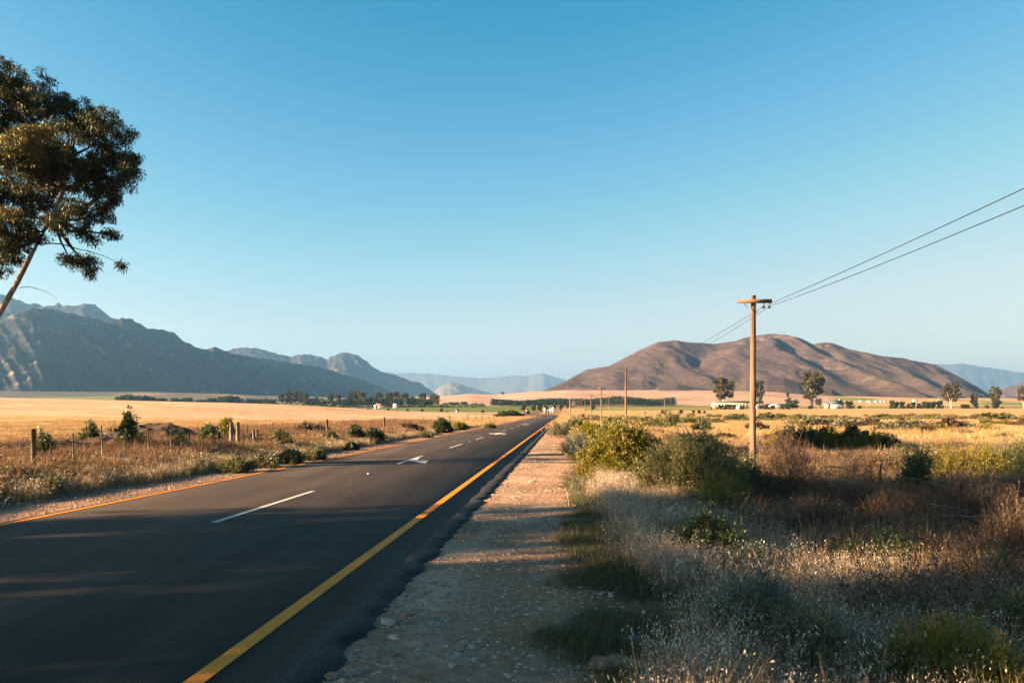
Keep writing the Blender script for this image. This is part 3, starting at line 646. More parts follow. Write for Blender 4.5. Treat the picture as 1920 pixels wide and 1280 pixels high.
def scrub_template(name, leafmat, n_stem=60, h=.8, rad=.6, leaves=20, ls=.05, lw=.02, seed=0, up=.75, stemmat=None, stem_w=.006, jitter=.05, flare=.6):
    V, Q, Mi, mats = bush_geo(leafmat, n_stem, h, rad, leaves, ls, lw, seed, up, stemmat, stem_w, jitter, flare)
    return mesh_np(name, V, Q, None, link=False, mats=mats, fmat=Mi)
def bush_geo(leafmat, n_stem, h, rad, leaves, ls, lw, seed, up=.75, stemmat=None, stem_w=.006, jitter=.05, flare=.6, lowleaf=.25, lump=0):
    """stems fanning from the base carrying leaves: half-dome with uneven outline"""
    r = np.random.default_rng(seed)
    a = r.random(n_stem)*2*np.pi; q = np.sqrt(r.random(n_stem))
    lobes = 1+.22*np.sin(a*3+seed)+.15*np.sin(a*7+seed*2)
    base = np.stack([q*rad*.35*np.cos(a), q*rad*.35*np.sin(a), np.full(n_stem, -.05)], 1)
    hh = h*(1-(1-up)*q**2)*np.clip(.62+.5*r.random(n_stem), 0, 1.05)*(1-.45*q**3)
    tip = np.stack([q*rad*lobes*np.cos(a), q*rad*lobes*np.sin(a), hh], 1)
    bend = np.stack([np.cos(a), np.sin(a), -.7*np.ones(n_stem)], 1)*(flare*.22*h*q*r.random(n_stem))[:, None]
    tip = tip-bend*.5
    parts = []
    V, Q = strips(base, tip, bend, np.full(n_stem, stem_w), 4, r); parts.append((V, Q, 0))
    ns = n_stem*3; k = r.integers(0, n_stem, ns); t0 = .35+.55*r.random(ns)
    sb = base[k]+(tip-base)[k]*t0[:, None]+bend[k]*(t0**2)[:, None]
    sd = unit((tip-base)[k]+r.normal(0, .45*h, (ns, 3)))*(h*.28*(.4+.8*r.random(ns)))[:, None]
    V, Q = strips(sb, sb+sd, sd*.0, np.full(ns, stem_w*.6), 2, r); parts.append((V, Q, 0))
    if leaves:
        nl = int(n_stem*leaves*1.6); half = nl//2
        k1 = r.integers(0, n_stem, half); t = lowleaf+(1-lowleaf)*r.random(half)**.7
        C1 = base[k1]+(tip-base)[k1]*t[:, None]+bend[k1]*(t**2)[:, None]+r.normal(0, jitter, (half, 3))
        D1 = unit((tip-base)[k1])+r.normal(0, .55, (half, 3))
        k2 = r.integers(0, ns, nl-half); t = r.random(nl-half)
        C2 = sb[k2]+sd[k2]*t[:, None]+r.normal(0, jitter*.6, (nl-half, 3)); D2 = unit(sd[k2])+r.normal(0, .55, (nl-half, 3))
        C = np.concatenate([C1, C2]); D = np.concatenate([D1, D2])
        if lump:
            m = r.normal(size=(lump, 3)); m[:, 2] = np.abs(m[:, 2]); m = unit(m)*np.array([rad*.85, rad*.85, h*.85])
            m *= (.75+.3*r.random(lump))[:, None]; n3 = nl//lump
            C3 = np.repeat(m, n3, 0)+unit(r.normal(size=(n3*lump, 3)))*(.17*rad*(r.random(n3*lump)**.4))[:, None]
            C = np.concatenate([C, C3]); D = np.concatenate([D, (C3-np.repeat(m, n3, 0))*3+r.normal(0, .3, C3.shape)+np.array([0, 0, .3])])
        C[:, 2] = np.maximum(C[:, 2], .02)
        V, Q = leaves_arrays(C, D, ls, lw, r); parts.append((V, Q, 1))
    V, Q, Mi = join(parts); return V, Q, Mi, [stemmat or M['twig'], leafmat]
def bush_obj(name, x, y, h, rad, leafmat, label, cat='shrub', group=None, n_stem=90, leaves=45, ls=.05, lw=.022, seed=0, up=.75, stem_w=.006, jitter=.05, flare=.6, lump=0, lowleaf=.2, stemmat=None, sx=1.0):
    V, Q, Mi, mats = bush_geo(leafmat, n_stem, h, rad, leaves, ls, lw, seed, up, stemmat, stem_w, jitter, flare, lowleaf, lump)
    nS = int((Mi == 0).sum())
    e = empty(name, (x, y, gz(x, y)-.03), 0); tag(e, label, cat, group); e.scale = (sx, 1, 1)
    vS = Q[:nS].max()+1
    mesh_np('stems', V[:vS], Q[:nS], mats[0], e)
    if leaves: mesh_np('foliage', V[vS:], Q[nS:]-vS, mats[1], e)
    return e

def scatter_nodes(coll, name):
    ng = bpy.data.node_groups.new(name, 'GeometryNodeTree')
    ng.interface.new_socket('Geometry', in_out='INPUT', socket_type='NodeSocketGeometry'); ng.interface.new_socket('Geometry', in_out='OUTPUT', socket_type='NodeSocketGeometry')
    N = ng.nodes; L = ng.links; gi = N.new('NodeGroupInput'); go = N.new('NodeGroupOutput')
    ci = N.new('GeometryNodeCollectionInfo'); ci.inputs[0].default_value = coll; ci.inputs['Separate Children'].default_value = True; ci.inputs['Reset Children'].default_value = True
    ip = N.new('GeometryNodeInstanceOnPoints'); ip.inputs['Pick Instance'].default_value = True
    def attr(nm, ty):
        a = N.new('GeometryNodeInputNamedAttribute'); a.data_type = ty; a.inputs['Name'].default_value = nm
        return [s for s in a.outputs if s.enabled and s.name == 'Attribute'][0]
    L.new(gi.outputs[0], ip.inputs['Points']); L.new(ci.outputs[0], ip.inputs['Instance'])
    L.new(attr('idx', 'INT'), ip.inputs['Instance Index']); L.new(attr('rot', 'FLOAT_VECTOR'), ip.inputs['Rotation']); L.new(attr('scl', 'FLOAT_VECTOR'), ip.inputs['Scale'])
    L.new(ip.outputs[0], go.inputs[0]); return ng
def scatter(name, P, objs, scl, tilt=.08, kind='stuff', label=None, seed=0, zscl=None, fullrot=False):
    r = np.random.default_rng(seed+100); n = len(P)
    me = bpy.data.meshes.new(name); me.vertices.add(n); me.vertices.foreach_set('co', np.asarray(P, np.float32).ravel())
    a = me.attributes.new('idx', 'INT', 'POINT'); a.data.foreach_set('value', r.integers(0, len(objs), n).astype(np.int32))
    rot = np.stack([r.normal(0, tilt, n), r.normal(0, tilt, n), r.random(n)*6.283], 1)
    if fullrot: rot = r.random((n, 3))*6.283
    a = me.attributes.new('rot', 'FLOAT_VECTOR', 'POINT'); a.data.foreach_set('vector', rot.astype(np.float32).ravel())
    s = np.asarray(scl, float)*np.ones(n); z = s if zscl is None else s*np.asarray(zscl)
    a = me.attributes.new('scl', 'FLOAT_VECTOR', 'POINT'); a.data.foreach_set('vector', np.stack([s, s, z], 1).astype(np.float32).ravel())
    o = bpy.data.objects.new(name, me); COL.objects.link(o)
    md = o.modifiers.new('scatter', 'NODES'); md.node_group = scatter_nodes(src_collection(name+'_src', objs), name+'_nodes')
    tag(o, label, None, None, kind); return o
def pts_zone(n, y0, y1, s0, s1, power=1.0, seed=0, fn=None, worldx=None):
    """random ground points with offset s from the road centre"""
    r = np.random.default_rng(seed); Y = y0+(y1-y0)*r.random(n)**power; S = s0+(s1-s0)*r.random(n)
    if callable(worldx): X = worldx(Y, r.random(n))
    else: X = S+xc(Y)
    if fn is not None:
        k = fn(X, Y, X-xc(Y), r); X = X[k]; Y = Y[k]
    return np.stack([X, Y, ground_z(X, Y)], 1)

# ------------------------------------------------------------------ trees
def tube_np(pts, rad, n=6):
    mb = MB(); mb.tube(pts, rad, n); return mb
def crown_leaves(lobes, per, cl_r, leaves, ls, lw, droop, seed):
    """lobes: list (centre, radius) -> leaves hung in small clumps through each lobe's volume"""
    r = np.random.default_rng(seed); Cs = []; Ds = []
    for c, R_ in lobes:
        c = np.array(c, float); k = max(3, int(per*R_**2))
        d = unit(r.normal(size=(k, 3)))*np.array([1, 1, .85]); cc = c+d*(R_*(r.random(k)**.45))[:, None]
        m = leaves
        cr = cl_r*(.6+.8*r.random(k))
        off = unit(r.normal(size=(k*m, 3)))*(np.repeat(cr, m)*(r.random(k*m)**.5))[:, None]; off[:, 2] *= .8
        Cs.append(np.repeat(cc, m, 0)+off); D = r.normal(0, .6, (k*m, 3)); D[:, 2] -= droop; Ds.append(D)
    return leaves_arrays(np.concatenate(Cs), np.concatenate(Ds), ls, lw, r)

def near_gum():
    Y0 = 35.0
    def P(px, py, dy=0): Yq = Y0+dy; return np.array([at(px, Yq), Yq, zat(py, Yq)])
    e = empty('gum_tree', (0, 0, 0)); tag(e, 'tall leaning gum tree with dark drooping foliage at the left edge', 'tree')
    bx = P(-185, 880); base = np.array([bx[0], bx[1], gz(bx[0], bx[1])-.2])
    e.location = base
    tr = MB(); tr.tube([base, P(-95, 745), P(0, 585), P(32, 530), P(55, 485), P(100, 405), P(120, 350), P(130, 290), P(140, 230)], [.26, .18, .12, .112, .10, .088, .075, .05, .03], 9)
    lob = [((60, 185, 0), 62), ((150, 225, 1), 50), ((200, 245, 0), 48), ((215, 300, 1), 45), ((235, 335, 0), 32), ((100, 290, -1), 75), ((60, 360, 1), 75),
           ((170, 330, 1), 50), ((10, 160, 0), 48), ((20, 260, 1.5), 80), ((15, 440, -.5), 48), ((40, 300, -2), 60), ((-10, 470, 1), 52), ((-60, 380, 0), 80), ((-70, 230, 0), 90),
           ((150, 395, 0), 30), ((195, 400, .5), 24), ((210, 440, .3), 16), ((165, 440, 0), 22), ((200, 365, 0), 32), ((155, 488, 0), 24), ((178, 512, .2), 14), ((130, 482, 0), 17), ((-90, 500, 0), 55), ((-140, 330, 1), 95), ((-40, 140, 0), 60), ((230, 497, 0), 6), ((110, 420, -.5), 26), ((60, 440, -.4), 30), ((240, 300, .4), 22), ((125, 190, .4), 24)]
    br = MB()
    def limb(a, b, r0, r1, sag=0.0):
        m = (a+b)/2+np.array([0, 0, sag]); br.tube([a, a*.7+m*.3+np.array([0, 0, sag*.4]), m, m*.4+b*.6, b], [r0, r0*.85, (r0+r1)/2, (r0*.3+r1*.7), r1], 5)
    for (c, rr) in lob:
        if rr < 10: continue
        t = P(*c); st = P(100, 405) if c[1] > 330 else (P(120, 350) if c[1] > 250 else P(130, 290))
        if c[0] < 20 and c[1] > 380: st = P(80, 440)
        limb(st, t, .075, .018, -.25)
    limb(P(82, 458), P(150, 468), .035, .02, .12); limb(P(150, 468), P(238, 500), .02, .006, .1)
    limb(P(38, 540), P(80, 545), .02, .012, .1); limb(P(80, 545), P(108, 560), .012, .004, .04)
    def local(mb): mb.v = [tuple(np.array(v)-base) for v in mb.v]; return mb
    local(tr).build('trunk', M['bark'], e, True); local(br).build('branches', M['branch'], e, True)
    lobes = [(P(*c)-base, rr*Y0/F) for c, rr in lob]
    V, Q = crown_leaves(lobes, 50, .30, 80, .17, .040, .8, 5)
    mesh_np('crown', V, Q, M['gum_leaf'], e)
    lobes = [(P(*c)-base, rr*Y0/F) for c, rr in (((48, 250, -3.2), 24), ((85, 243, -3), 16), ((22, 268, -3.4), 22), ((62, 275, -3.1), 18), ((20, 400, -2.6), 18))]  # sunlit patches built as extra lobes of yellower leaves
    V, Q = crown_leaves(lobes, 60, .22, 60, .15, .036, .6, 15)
    o = mesh_np('crown', V, Q, M['gum_sunlit'], e); o['label'] = 'yellow-green foliage with sunlight put into its colour, low on the left of the crown'
    return e
near_gum()

def shade_gum(x, y, h, seed, label, n=1.0, cw=1.0, t0=.3):
    r = np.random.default_rng(seed)
    e = empty('gum_tree', (x, y, gz(x, y)-.2)); tag(e, label, 'tree', 'gum trees lining the field left of the road')
    tr = MB(); top = np.array([r.normal(0, .8), r.normal(0, .8), h*.85])
    tr.tube([(0, 0, 0), top*.35+r.normal(0, .2, 3)*[1, 1, 0], top*.7, top], [.45, .34, .2, .06], 8); br = MB(); lobes = []
    for i in range(int(16*n)):
        t = t0+(1.05-t0)*r.random(); a = r.random()*6.283; d = (1.2+2.6*r.random())*(1.15-.5*t)*cw
        c = top*t+np.array([d*math.cos(a), d*math.sin(a), .6]); lobes.append((c, .8+1.0*r.random()))
        br.tube([top*max(.15, t-.2), (top*max(.15, t-.2)+c)/2+[0, 0, .3], c], [.1, .06, .02], 5)
    tr.build('trunk', M['bark'], e, True); br.build('branches', M['branch'], e)
    V, Q = crown_leaves(lobes, 13, .36, 38, .26, .075, .7, seed+1); mesh_np('crown', V, Q, M['gum_leaf'], e); return e
for i, (x, y, h, n, cw, *t0) in enumerate([(-31, 7.0, 18, 1.25, 1.0), (-34, 2.5, 19, 1.35, 1.2), (-30, -2.5, 18, 1.2, 1.1), (-35, -7, 20, 1.3, 1.2), (-31, -12, 18, 1.3, 1.1), (-40, 5.6, 24, 1.7, 1.0, .75), (-46, 0, 23, 1.9, 1.3), (-29, 31, 11, .8, .8), (-24, 2.6, 10, .7, .8), (-50, 3.5, 26, 1.8, 1.2, .85), (-26, -7, 12, 1.0, 1.1), (-43, 3.5, 22, 1.7, 1.2), (-41, -6, 22, 1.8, 1.2), (-38, -13, 22, 1.7, 1.2), (-38, -3.3, 20, 1.7, 1.2)]):
    shade_gum(x, y, h, 200+i, 'gum tree standing out of view left of the road, %s of its row' % ordinal(i+1), n, cw, *t0)

# distant trees: a few kinds, copied
def far_tree(kind, seed):
    """unit tree one metre tall, scaled when placed"""
    r = np.random.default_rng(seed); e = empty({'gum': 'gum_tree', 'round': 'broadleaf_tree', 'bush': 'round_bush', 'cypress': 'conifer_tree'}[kind])
    tr = MB(); lobes = []
    if kind == 'gum':
        for j in range(3):
            a = r.random()*6.28; sp = .1+.08*r.random()
            tr.tube([(0, 0, 0), (.03*math.cos(a), .03*math.sin(a), .3), (sp*math.cos(a), sp*math.sin(a), .8)], [.022, .017, .006], 5)
        for j in range(52):
            a = r.random()*6.28; z = .34+.62*r.random(); d = .25*math.sqrt(max(0, 1-((z-.66)/.36)**2))*r.random()**.5
            lobes.append(((d*math.cos(a), d*math.sin(a), z), .05+.04*r.random()))
        V, Q = crown_leaves(lobes, 2200, .03, 18, .034, .024, .3, seed)
    elif kind == 'round':
        tr.tube([(0, 0, 0), (0, 0, .4)], [.03, .02], 5)
        for j in range(34):
            a = r.random()*6.28; z = .14+.72*r.random(); d = .4*math.sqrt(max(0, 1-((z-.5)/.5)**2))*r.random()**.5
            lobes.append(((d*math.cos(a), d*math.sin(a), z), .09+.06*r.random()))
        V, Q = crown_leaves(lobes, 700, .05, 18, .055, .045, .1, seed)
    elif kind == 'bush':
        tr.tube([(0, 0, 0), (0, 0, .3)], [.04, .02], 5)
        for j in range(30):
            a = r.random()*6.28; z = .06+.76*r.random(); d = .44*math.sqrt(max(0, 1-((z-.22)/.68)**2))*r.random()**.5
            lobes.append(((d*math.cos(a), d*math.sin(a), z), .13+.06*r.random()))
        V, Q = crown_leaves(lobes, 380, .06, 18, .075, .06, 0, seed)
    else:
        tr.tube([(0, 0, 0), (0, 0, .9)], [.025, .008], 5)
        for j in range(30):
            z = .12+.84*r.random(); d = .17*(1.08-z)**.7*r.random()**.5*1.6; a = r.random()*6.28
            lobes.append(((d*math.cos(a), d*math.sin(a), z), .055+.03*r.random()))
        V, Q = crown_leaves(lobes, 1300, .03, 16, .045, .035, 0, seed)
    V[:, 2] = np.maximum(V[:, 2], .01)
    tr.build('trunk', M['far_bark'] if kind == 'gum' else M['branch'], e)
    mesh_np('crown', V, Q, {'gum': M['far_gum'], 'round': M['far_green'], 'bush': M['far_dark'], 'cypress': M['far_dark']}[kind], e)
    return e
protos = {}
FT = {'gum': [41, 42, 43], 'round': [51, 52, 53], 'bush': [61, 62], 'cypress': [71, 72]}
def place_tree(kind, px, ytop, Y, label, group=None, wide=1.0, cat='tree', var=None, mat=None):
    x = at(px, Y); z = gz(x, Y); h = zat(ytop, Y)-z
    v = FT[kind][(var if var is not None else int(px*7)) % len(FT[kind])]
    key = (kind, v)
    if key not in protos: protos[key] = e = far_tree(kind, v)
    else: e = copy_tree(protos[key])
    for k in ('label', 'category', 'group'):
        if k in e: del e[k]
    if mat:
        for ch in e.children:
            if ch.name.startswith('crown'):
                ch.data = ch.data.copy(); ch.data.materials[0] = mat
    e.location = (x, Y, z-.01*h); e.scale = (h*wide, h*wide, h); e.rotation_euler = (0, 0, (px*1.7) % 6.28)
    tag(e, label, cat, group); return e

place_tree('gum', 1356, 706, 880, 'open crowned gum tree standing behind the left end of the long cream building', 'gum trees around the farm buildings', 1.25, var=0)
place_tree('gum', 1421, 712, 880, 'gum tree half hidden behind the nearest utility pole', 'gum trees around the farm buildings', .85, var=1)
place_tree('gum', 1522, 694, 900, 'tallest gum tree with full round crown and pale trunk right of the farm buildings', 'gum trees around the farm buildings', 1.15, var=2)
place_tree('gum', 1783, 718, 930, 'broad gum tree at the right end of the dark hedge row', 'gum trees around the farm buildings', 1.35, var=1)
place_tree('gum', 1826, 737, 930, 'small slim gum tree right of the broad gum tree', 'gum trees around the farm buildings', .9, var=0)
place_tree('bush', 1828, 752, 925, 'dark bush at the foot of the small slim gum tree', None, .9, 'bush')
place_tree('gum', 1866, 724, 930, 'gum tree with a dark bush at its foot near the right edge', 'gum trees around the farm buildings', .95, var=2)
place_tree('bush', 1870, 748, 925, 'dark bush under the gum tree near the right edge', None, 1.0, 'bush')
place_tree('gum', 1919, 722, 930, 'gum tree cut by the right edge of the photo', 'gum trees around the farm buildings', .9, var=0)
place_tree('cypress', 1478, 736, 860, 'small dark conifer rising behind the white shed', None, 1.0)
place_tree('round', 1484, 748, 850, 'spreading dark tree right of the white shed', None, 1.6, var=1, mat=M['far_dark'])
place_tree('bush', 1592, 750, 880, 'dark bush at the right end of the blue roofed house', None, 1.1, 'bush')
place_tree('bush', 1520, 760, 850, 'low bush at the foot of the tallest gum tree', None, 1.6, 'bush')
place_tree('gum', 1535, 746, 1000, 'pale bushy tree behind the tallest gum tree', None, 1.3)
hedge = [(1672, 749), (1682, 752), (1692, 751), (1703, 755), (1712, 752), (1723, 754), (1733, 750), (1742, 752), (1752, 751), (1762, 749)]
for i, (px, t) in enumerate(hedge):
    place_tree('bush', px, t, 900, '%s from the left of the dark trees in the hedge row on the plain' % ordinal(i+1), 'dark hedge row trees', .75, 'tree')
for i, (px, t) in enumerate([(1806, 757), (1813, 757), (1850, 759), (1612, 760)]):
    place_tree('bush', px, t, 915, ['low dark bush right beside the broad gum tree', 'low dark bush between the broad gum and the slim gum tree', 'low green bush left of the gum tree near the right edge', 'low bush right of the blue roofed house'][i], 'low bushes on the plain', 1.3, 'bush')
for i, (px, t, wd) in enumerate([(1352, 758, 1.6), (1365, 756, 1.4), (1376, 758, 1.3), (1391, 760, 1.3), (1437, 757, 1.3), (1449, 759, 1.2), (1466, 760, 1.3), (1478, 758, 1.1), (1334, 763, 1.0), (1344, 763, 1.0)]):
    place_tree('bush', px, t, 780, '%s from the left of the green bushes in front of the farm buildings' % ordinal(i+1), 'green bushes before the farm buildings', wd, 'bush')
for i, (px, t, Y) in enumerate([(1243, 767, 430), (1277, 767, 430), (1300, 768, 440), (1311, 768, 430), (1321, 769, 430), (1094, 775, 300), (1210, 772, 420)]):
    place_tree('bush', px, t, Y, ['isolated round dark bush below the right end of the dark wood', 'isolated round dark bush between the wood and the cream building', 'first of the three small round bushes left of the cream building', 'middle of the three small round bushes left of the cream building', 'last of the three small round bushes left of the cream building', 'tiny round bush between the distant utility poles', 'tiny round bush left of the isolated round dark bush'][i], 'round bushes dotted over the right field', 1.0 if i else 1.1, 'bush')
# belt of trees left of centre
belt = [(528, 739, 'gum'), (541, 737, 'gum'), (552, 737, 'gum'), (563, 738, 'gum'), (574, 741, 'gum'), (590, 744, 'round'), (416, 742, 'round'), (428, 741, 'round'), (440, 741, 'round'), (450, 745, 'round'), (620, 741, 'gum'), (634, 742, 'gum'), (648, 745, 'round'), (658, 738, 'gum'), (668, 737, 'gum'), (678, 737, 'gum'), (689, 744, 'round'), (700, 745, 'round'), (710, 739, 'gum'), (722, 744, 'round'), (730, 739, 'gum'), (741, 737, 'gum'), (752, 742, 'gum'), (760, 740, 'gum'), (770, 743, 'round'), (782, 745, 'round'), (793, 740, 'gum'), (800, 747, 'round'), (812, 742, 'gum'), (819, 744, 'gum'), (500, 747, 'round'), (512, 748, 'round'), (390, 747, 'round'), (660, 749, 'round'), (740, 748, 'round'), (765, 750, 'round')]
belt += [(p, 746+((p*7) % 5), 'round') for p in (583, 600, 612, 627, 641, 653, 664, 673, 684, 695, 705, 716, 727, 737, 747, 757, 767, 776, 788, 797, 807)]
belt.sort()
for i, (px, t, k) in enumerate(belt):
    place_tree(k, px, t-(4 if k == 'gum' else 1), 1250+60*math.sin(i*2.1), '%s from the left in the belt of trees before the left mountains' % ordinal(i+1), 'trees of the belt before the left mountains', 1.0 if k == 'gum' else 1.15, mat=(M['far_dark'] if (i*5) % 3 == 0 and k != 'gum' else None))
low = [(228, 742), (240, 738), (254, 741), (268, 740), (284, 743), (303, 744), (400, 745), (470, 746), (486, 747), (605, 752), (835, 754), (846, 753), (856, 753), (868, 755), (889, 755), (870, 752), (904, 756), (350, 744), (330, 745), (375, 747)]
low.sort()
for i, (px, t) in enumerate(low):
    place_tree('bush', px, t, 1300, '%s from the left of the low trees edging the far crop fields' % ordinal(i+1), 'low trees edging the far fields', 1.5)
place_tree('round', 943, 734, 2300, 'lone umbrella shaped tree on the skyline of the centre foothill', None, 1.5)
for i, (px, t, Y) in enumerate([(690, 764, 560), (728, 765, 520), (764, 766, 520), (792, 766, 520), (828, 765, 520), (655, 763, 600), (672, 764, 590), (708, 766, 540), (745, 768, 500), (839, 769, 470), (905, 768, 470)]):
    place_tree('bush', px, t, Y, '%s of the dark bushes dotted along the near side of the green crop field' % ordinal(i+1), 'bushes along the green crop field', 1.1, 'bush')
for i, (px, t) in enumerate([(982, 757), (1000, 757), (1012, 756), (1024, 757), (1040, 755), (1052, 757), (1065, 752), (1112, 756)]):
    place_tree('gum' if i in (4, 6) else 'round', px, t, 560+12*i, '%s from the left of the dark trees behind the bend of the road' % ordinal(i+1), 'dark trees behind the road bend', .8)
def undergrowth():
    r = np.random.default_rng(78); n = 2600
    px = np.concatenate([215+300*r.random(n//4), 505+400*r.random(n-n//4)]); Y = np.where(px < 505, 1150, 1180)+180*r.random(n); X = at(px, Y); Z = ground_z(X, Y)
    h = (1.5+4.5*r.random(n)*sstep(-.3, .4, fbm(X/40, Y/40, 2, 81)))
    m = 16; C = np.repeat(np.stack([X, Y, Z], 1), m, 0)+r.normal(size=(n*m, 3))*np.array([2.4, 2.4, 0]); C[:, 2] += np.repeat(h, m)*r.random(n*m)
    V, Q = leaves_arrays(C, r.normal(size=C.shape)+[0, 0, .4], 2.0, 1.6, r)
    o = mesh_np('undergrowth', V, Q, M['far_green']); tag(o, 'dark undergrowth beneath the belt of trees', None, None, 'stuff')
undergrowth()
# far wood of dark pines: one mass
def wood():
    r = np.random.default_rng(77); Vs = []; Qs = []; off = 0; n = 900
    px = 921+345*r.random(n); Y = 1330+110*r.random(n); X = at(px, Y); Z = ground_z(X, Y)
    for i in range(n):
        h = (9.0+3.0*r.random()+2.0*math.sin(px[i]*.05))*(1.25 if px[i] > 1080 else 1); rad = 1.7+.9*r.random()
        m = 26; zz = (.1+.9*r.random(m))*h; rr = rad*(1.1-zz/h)**.55*(.5+.6*r.random(m)); a = r.random(m)*6.283
        C = np.stack([X[i]+rr*np.cos(a), Y[i]+rr*np.sin(a), Z[i]+zz*.95], 1); D = np.stack([np.cos(a), np.sin(a), .2+r.random(m)], 1)
        V, Q = leaves_arrays(C, D, 2.0, 1.6, r); Vs.append(V); Qs.append(Q+off); off += len(V)
    o = mesh_np('pine_wood', np.concatenate(Vs), np.concatenate(Qs), M['pine']); tag(o, 'dark distant pine wood in a long strip below the foothills', None, None, 'stuff')
wood()
# scattered far vegetation on the plain (uncountable)
bush_src = [scrub_template('scrub_a', M['olive_leaf'], 40, .8, .7, 14, .10, .06, 1), scrub_template('scrub_b', M['grey_leaf'], 40, .6, .6, 14, .09, .05, 2), scrub_template('scrub_c', M['brown_leaf'], 50, .6, .7, 12, .08, .04, 3), scrub_template('scrub_d', M['yellow_leaf'], 40, .7, .6, 14, .09, .05, 4)]

# ------------------------------------------------------------------ utility poles and lines
def make_pole(x, y, ztop, label, dress=True, lean=0.0):
    z0 = gz(x, y)-.3; h = ztop-z0; e = empty('utility_pole', (x, y, z0)); tag(e, label, 'utility pole', 'utility poles along the right of the road')
    MB().tube([(0, 0, 0), (lean*.5, 0, h*.5), (lean, 0, h)], [.130, .105, .085], 14).build('shaft', M['pole_wood'], e, True)
    rz = math.atan(.0665)
    def rot(p): return (p[0]*math.cos(-rz)-p[1]*math.sin(-rz)+lean, p[0]*math.sin(-rz)+p[1]*math.cos(-rz), p[2])
    if dress:
        MB().box((lean, -.13, h-.22), (1.2, .11, .13), -rz).build('crossarm', M['crossarm_wood'], e)
        for sx in (-1, 1):
            MB().tube([rot((sx*.36, -.12, h-.30)), rot((sx*.06, -.13, h-.62))], .013, 5).build('brace', M['grey_wood'], e)
        for ox in (.33, .53):
            MB().tube([rot((ox, -.12, h-.28)), rot((ox, -.12, h-.36)), rot((ox, -.12, h-.38)), rot((ox, -.12, h-.46)), rot((ox, -.12, h-.48))], [.012, .012, .035, .05, .02], 8).build('insulator', M['porcelain'], e)
        MB().tube([(lean-.102, -.03, h-.36), (lean+.102, -.03, h-.36)], .012, 5).build('bolt', M['steel'], e)
    return e
poles = []
def poleX(Y): return 8.6+.0665*(Y-28.5)
PY = [28.5+59.3*k for k in range(9)]
PLAB = ['nearest utility pole with timber crossarm and braces among the bushes', 'second utility pole from the viewer, bare topped', 'third utility pole from the viewer with small crossarm', 'fourth utility pole from the viewer', 'fifth utility pole from the viewer', 'sixth utility pole from the viewer', 'seventh utility pole from the viewer', 'eighth utility pole from the viewer', 'farthest utility pole by the road bend']
TOPS = [zat(554, 28.5), zat(690, 87.8)]
for k, Y in enumerate(PY):
    x = poleX(Y); zt = TOPS[k] if k < 2 else gz(x, Y)+6.6
    make_pole(x, Y, zt, PLAB[k], k != 1, .04 if k == 0 else 0.02*math.sin(k*3)); poles.append((x, Y, zt))
zb = gz(4.65, -31)+7.2
make_pole(4.65, -31, zb, 'utility pole behind the viewer beside the road', True)
poles = [(4.65, -31, zb)]+poles
for j, ox in enumerate((.33, .53)):
    mb = MB()
    for (x0, y0, z0), (x1, y1, z1) in zip(poles[:-1], poles[1:]):
        a = np.array([x0+ox+.04, y0-.13, z0-.40]); b = np.array([x1+ox+.04, y1-.13, z1-.40]); sag = .51+.23*j
        pts = [a+(b-a)*t-np.array([0, 0, 4*sag*t*(1-t)]) for t in np.linspace(0, 1, 25)]
        mb.tube(pts, [.0085]*25, 5)
    o = mb.build('power_line', M['cable']); tag(o, ['thin black wire hung nearer the poles on the crossarms', 'thin black wire hung from the outer ends of the crossarms'][j], 'power line', 'wires strung between the utility poles')
for i, (px, t, Y, l) in enumerate([(1142, 749, 700, 'far pole with a short arm in front of the dark wood'), (1246, 746, 620, 'slim far pole at the right end of the dark wood'), (1624, 746, 900, 'slim far pole on the plain right of the blue roofed house')]):
    x = at(px, Y); z = gz(x, Y); h = zat(t, Y)-z; e = empty('utility_pole', (x, Y, z)); tag(e, l, 'utility pole')
    MB().tube([(0, 0, 0), (0, 0, h)], [.22, .16], 6).build('shaft', M['grey_wood'], e); MB().box((0, 0, h-.5), (2.6, .2, .2)).build('crossarm', M['grey_wood'], e)

# ------------------------------------------------------------------ fences
def fenceX(Y): return -16.4+.0665*Y
fe = empty('wire_fence', (fenceX(24.6), 24.6, gz(fenceX(24.6), 24.6))); tag(fe, 'wire fence with timber posts along the left field', 'fence')
O = np.array(fe.location)
def fpost(px, rad, h, mat, name, label=None, dx=0, lean=0):
    q = (px-960)/F; Y = 16.4/(.0665-q); x = fenceX(Y); z = gz(x, Y)
    b = np.array([x, Y, z-.3])-O; o = MB().tube([b, b+[lean, 0, h+.3]], [rad, rad*.92], 10 if rad > .04 else 5).build(name, mat, fe)
    if label: o['label'] = label
    return Y
fpost(63, .083, 1.42, M['post_wood'], 'post', 'thick green-stained timber post')
for px in (613.5, 720.5, 822.5, 842+1, 877): fpost(px, .085, 1.4, M['post_wood'], 'post')
for px in (893, 905, 915, 925, 933, 941, 948): fpost(px, .07, 1.3, M['post_wood'], 'post')
for px, l in ((434, 0), (446, .0)): fpost(px, .10, 1.45, M['grey_wood'], 'post')
for px in (476, 482): fpost(px, .08, 1.0, M['grey_wood'], 'post')
for i, px in enumerate((137, 193, 235, 277, 319, 355, 382, 409, 462, 510, 540, 554, 571, 587, 600, 645, 668, 693, 740, 757, 775, 795)):
    fpost(px, .026, 1.3+.12*math.sin(i*2.2), M['steel'], 'dropper', lean=.05*math.sin(i*5))
for k, hz_ in enumerate((.3, .65, 1.0, 1.25)):
    Ys = np.array(list(np.arange(8, 60, 1.5)) + list(np.arange(60, 260, 6))); mb = MB()
    mb.tube([np.array([fenceX(Y), Y, gz(fenceX(Y), Y)+hz_+.02*math.sin(Y*2+k)])-O for Y in Ys], .0055, 4); mb.build('wire', M['wire'], fe)
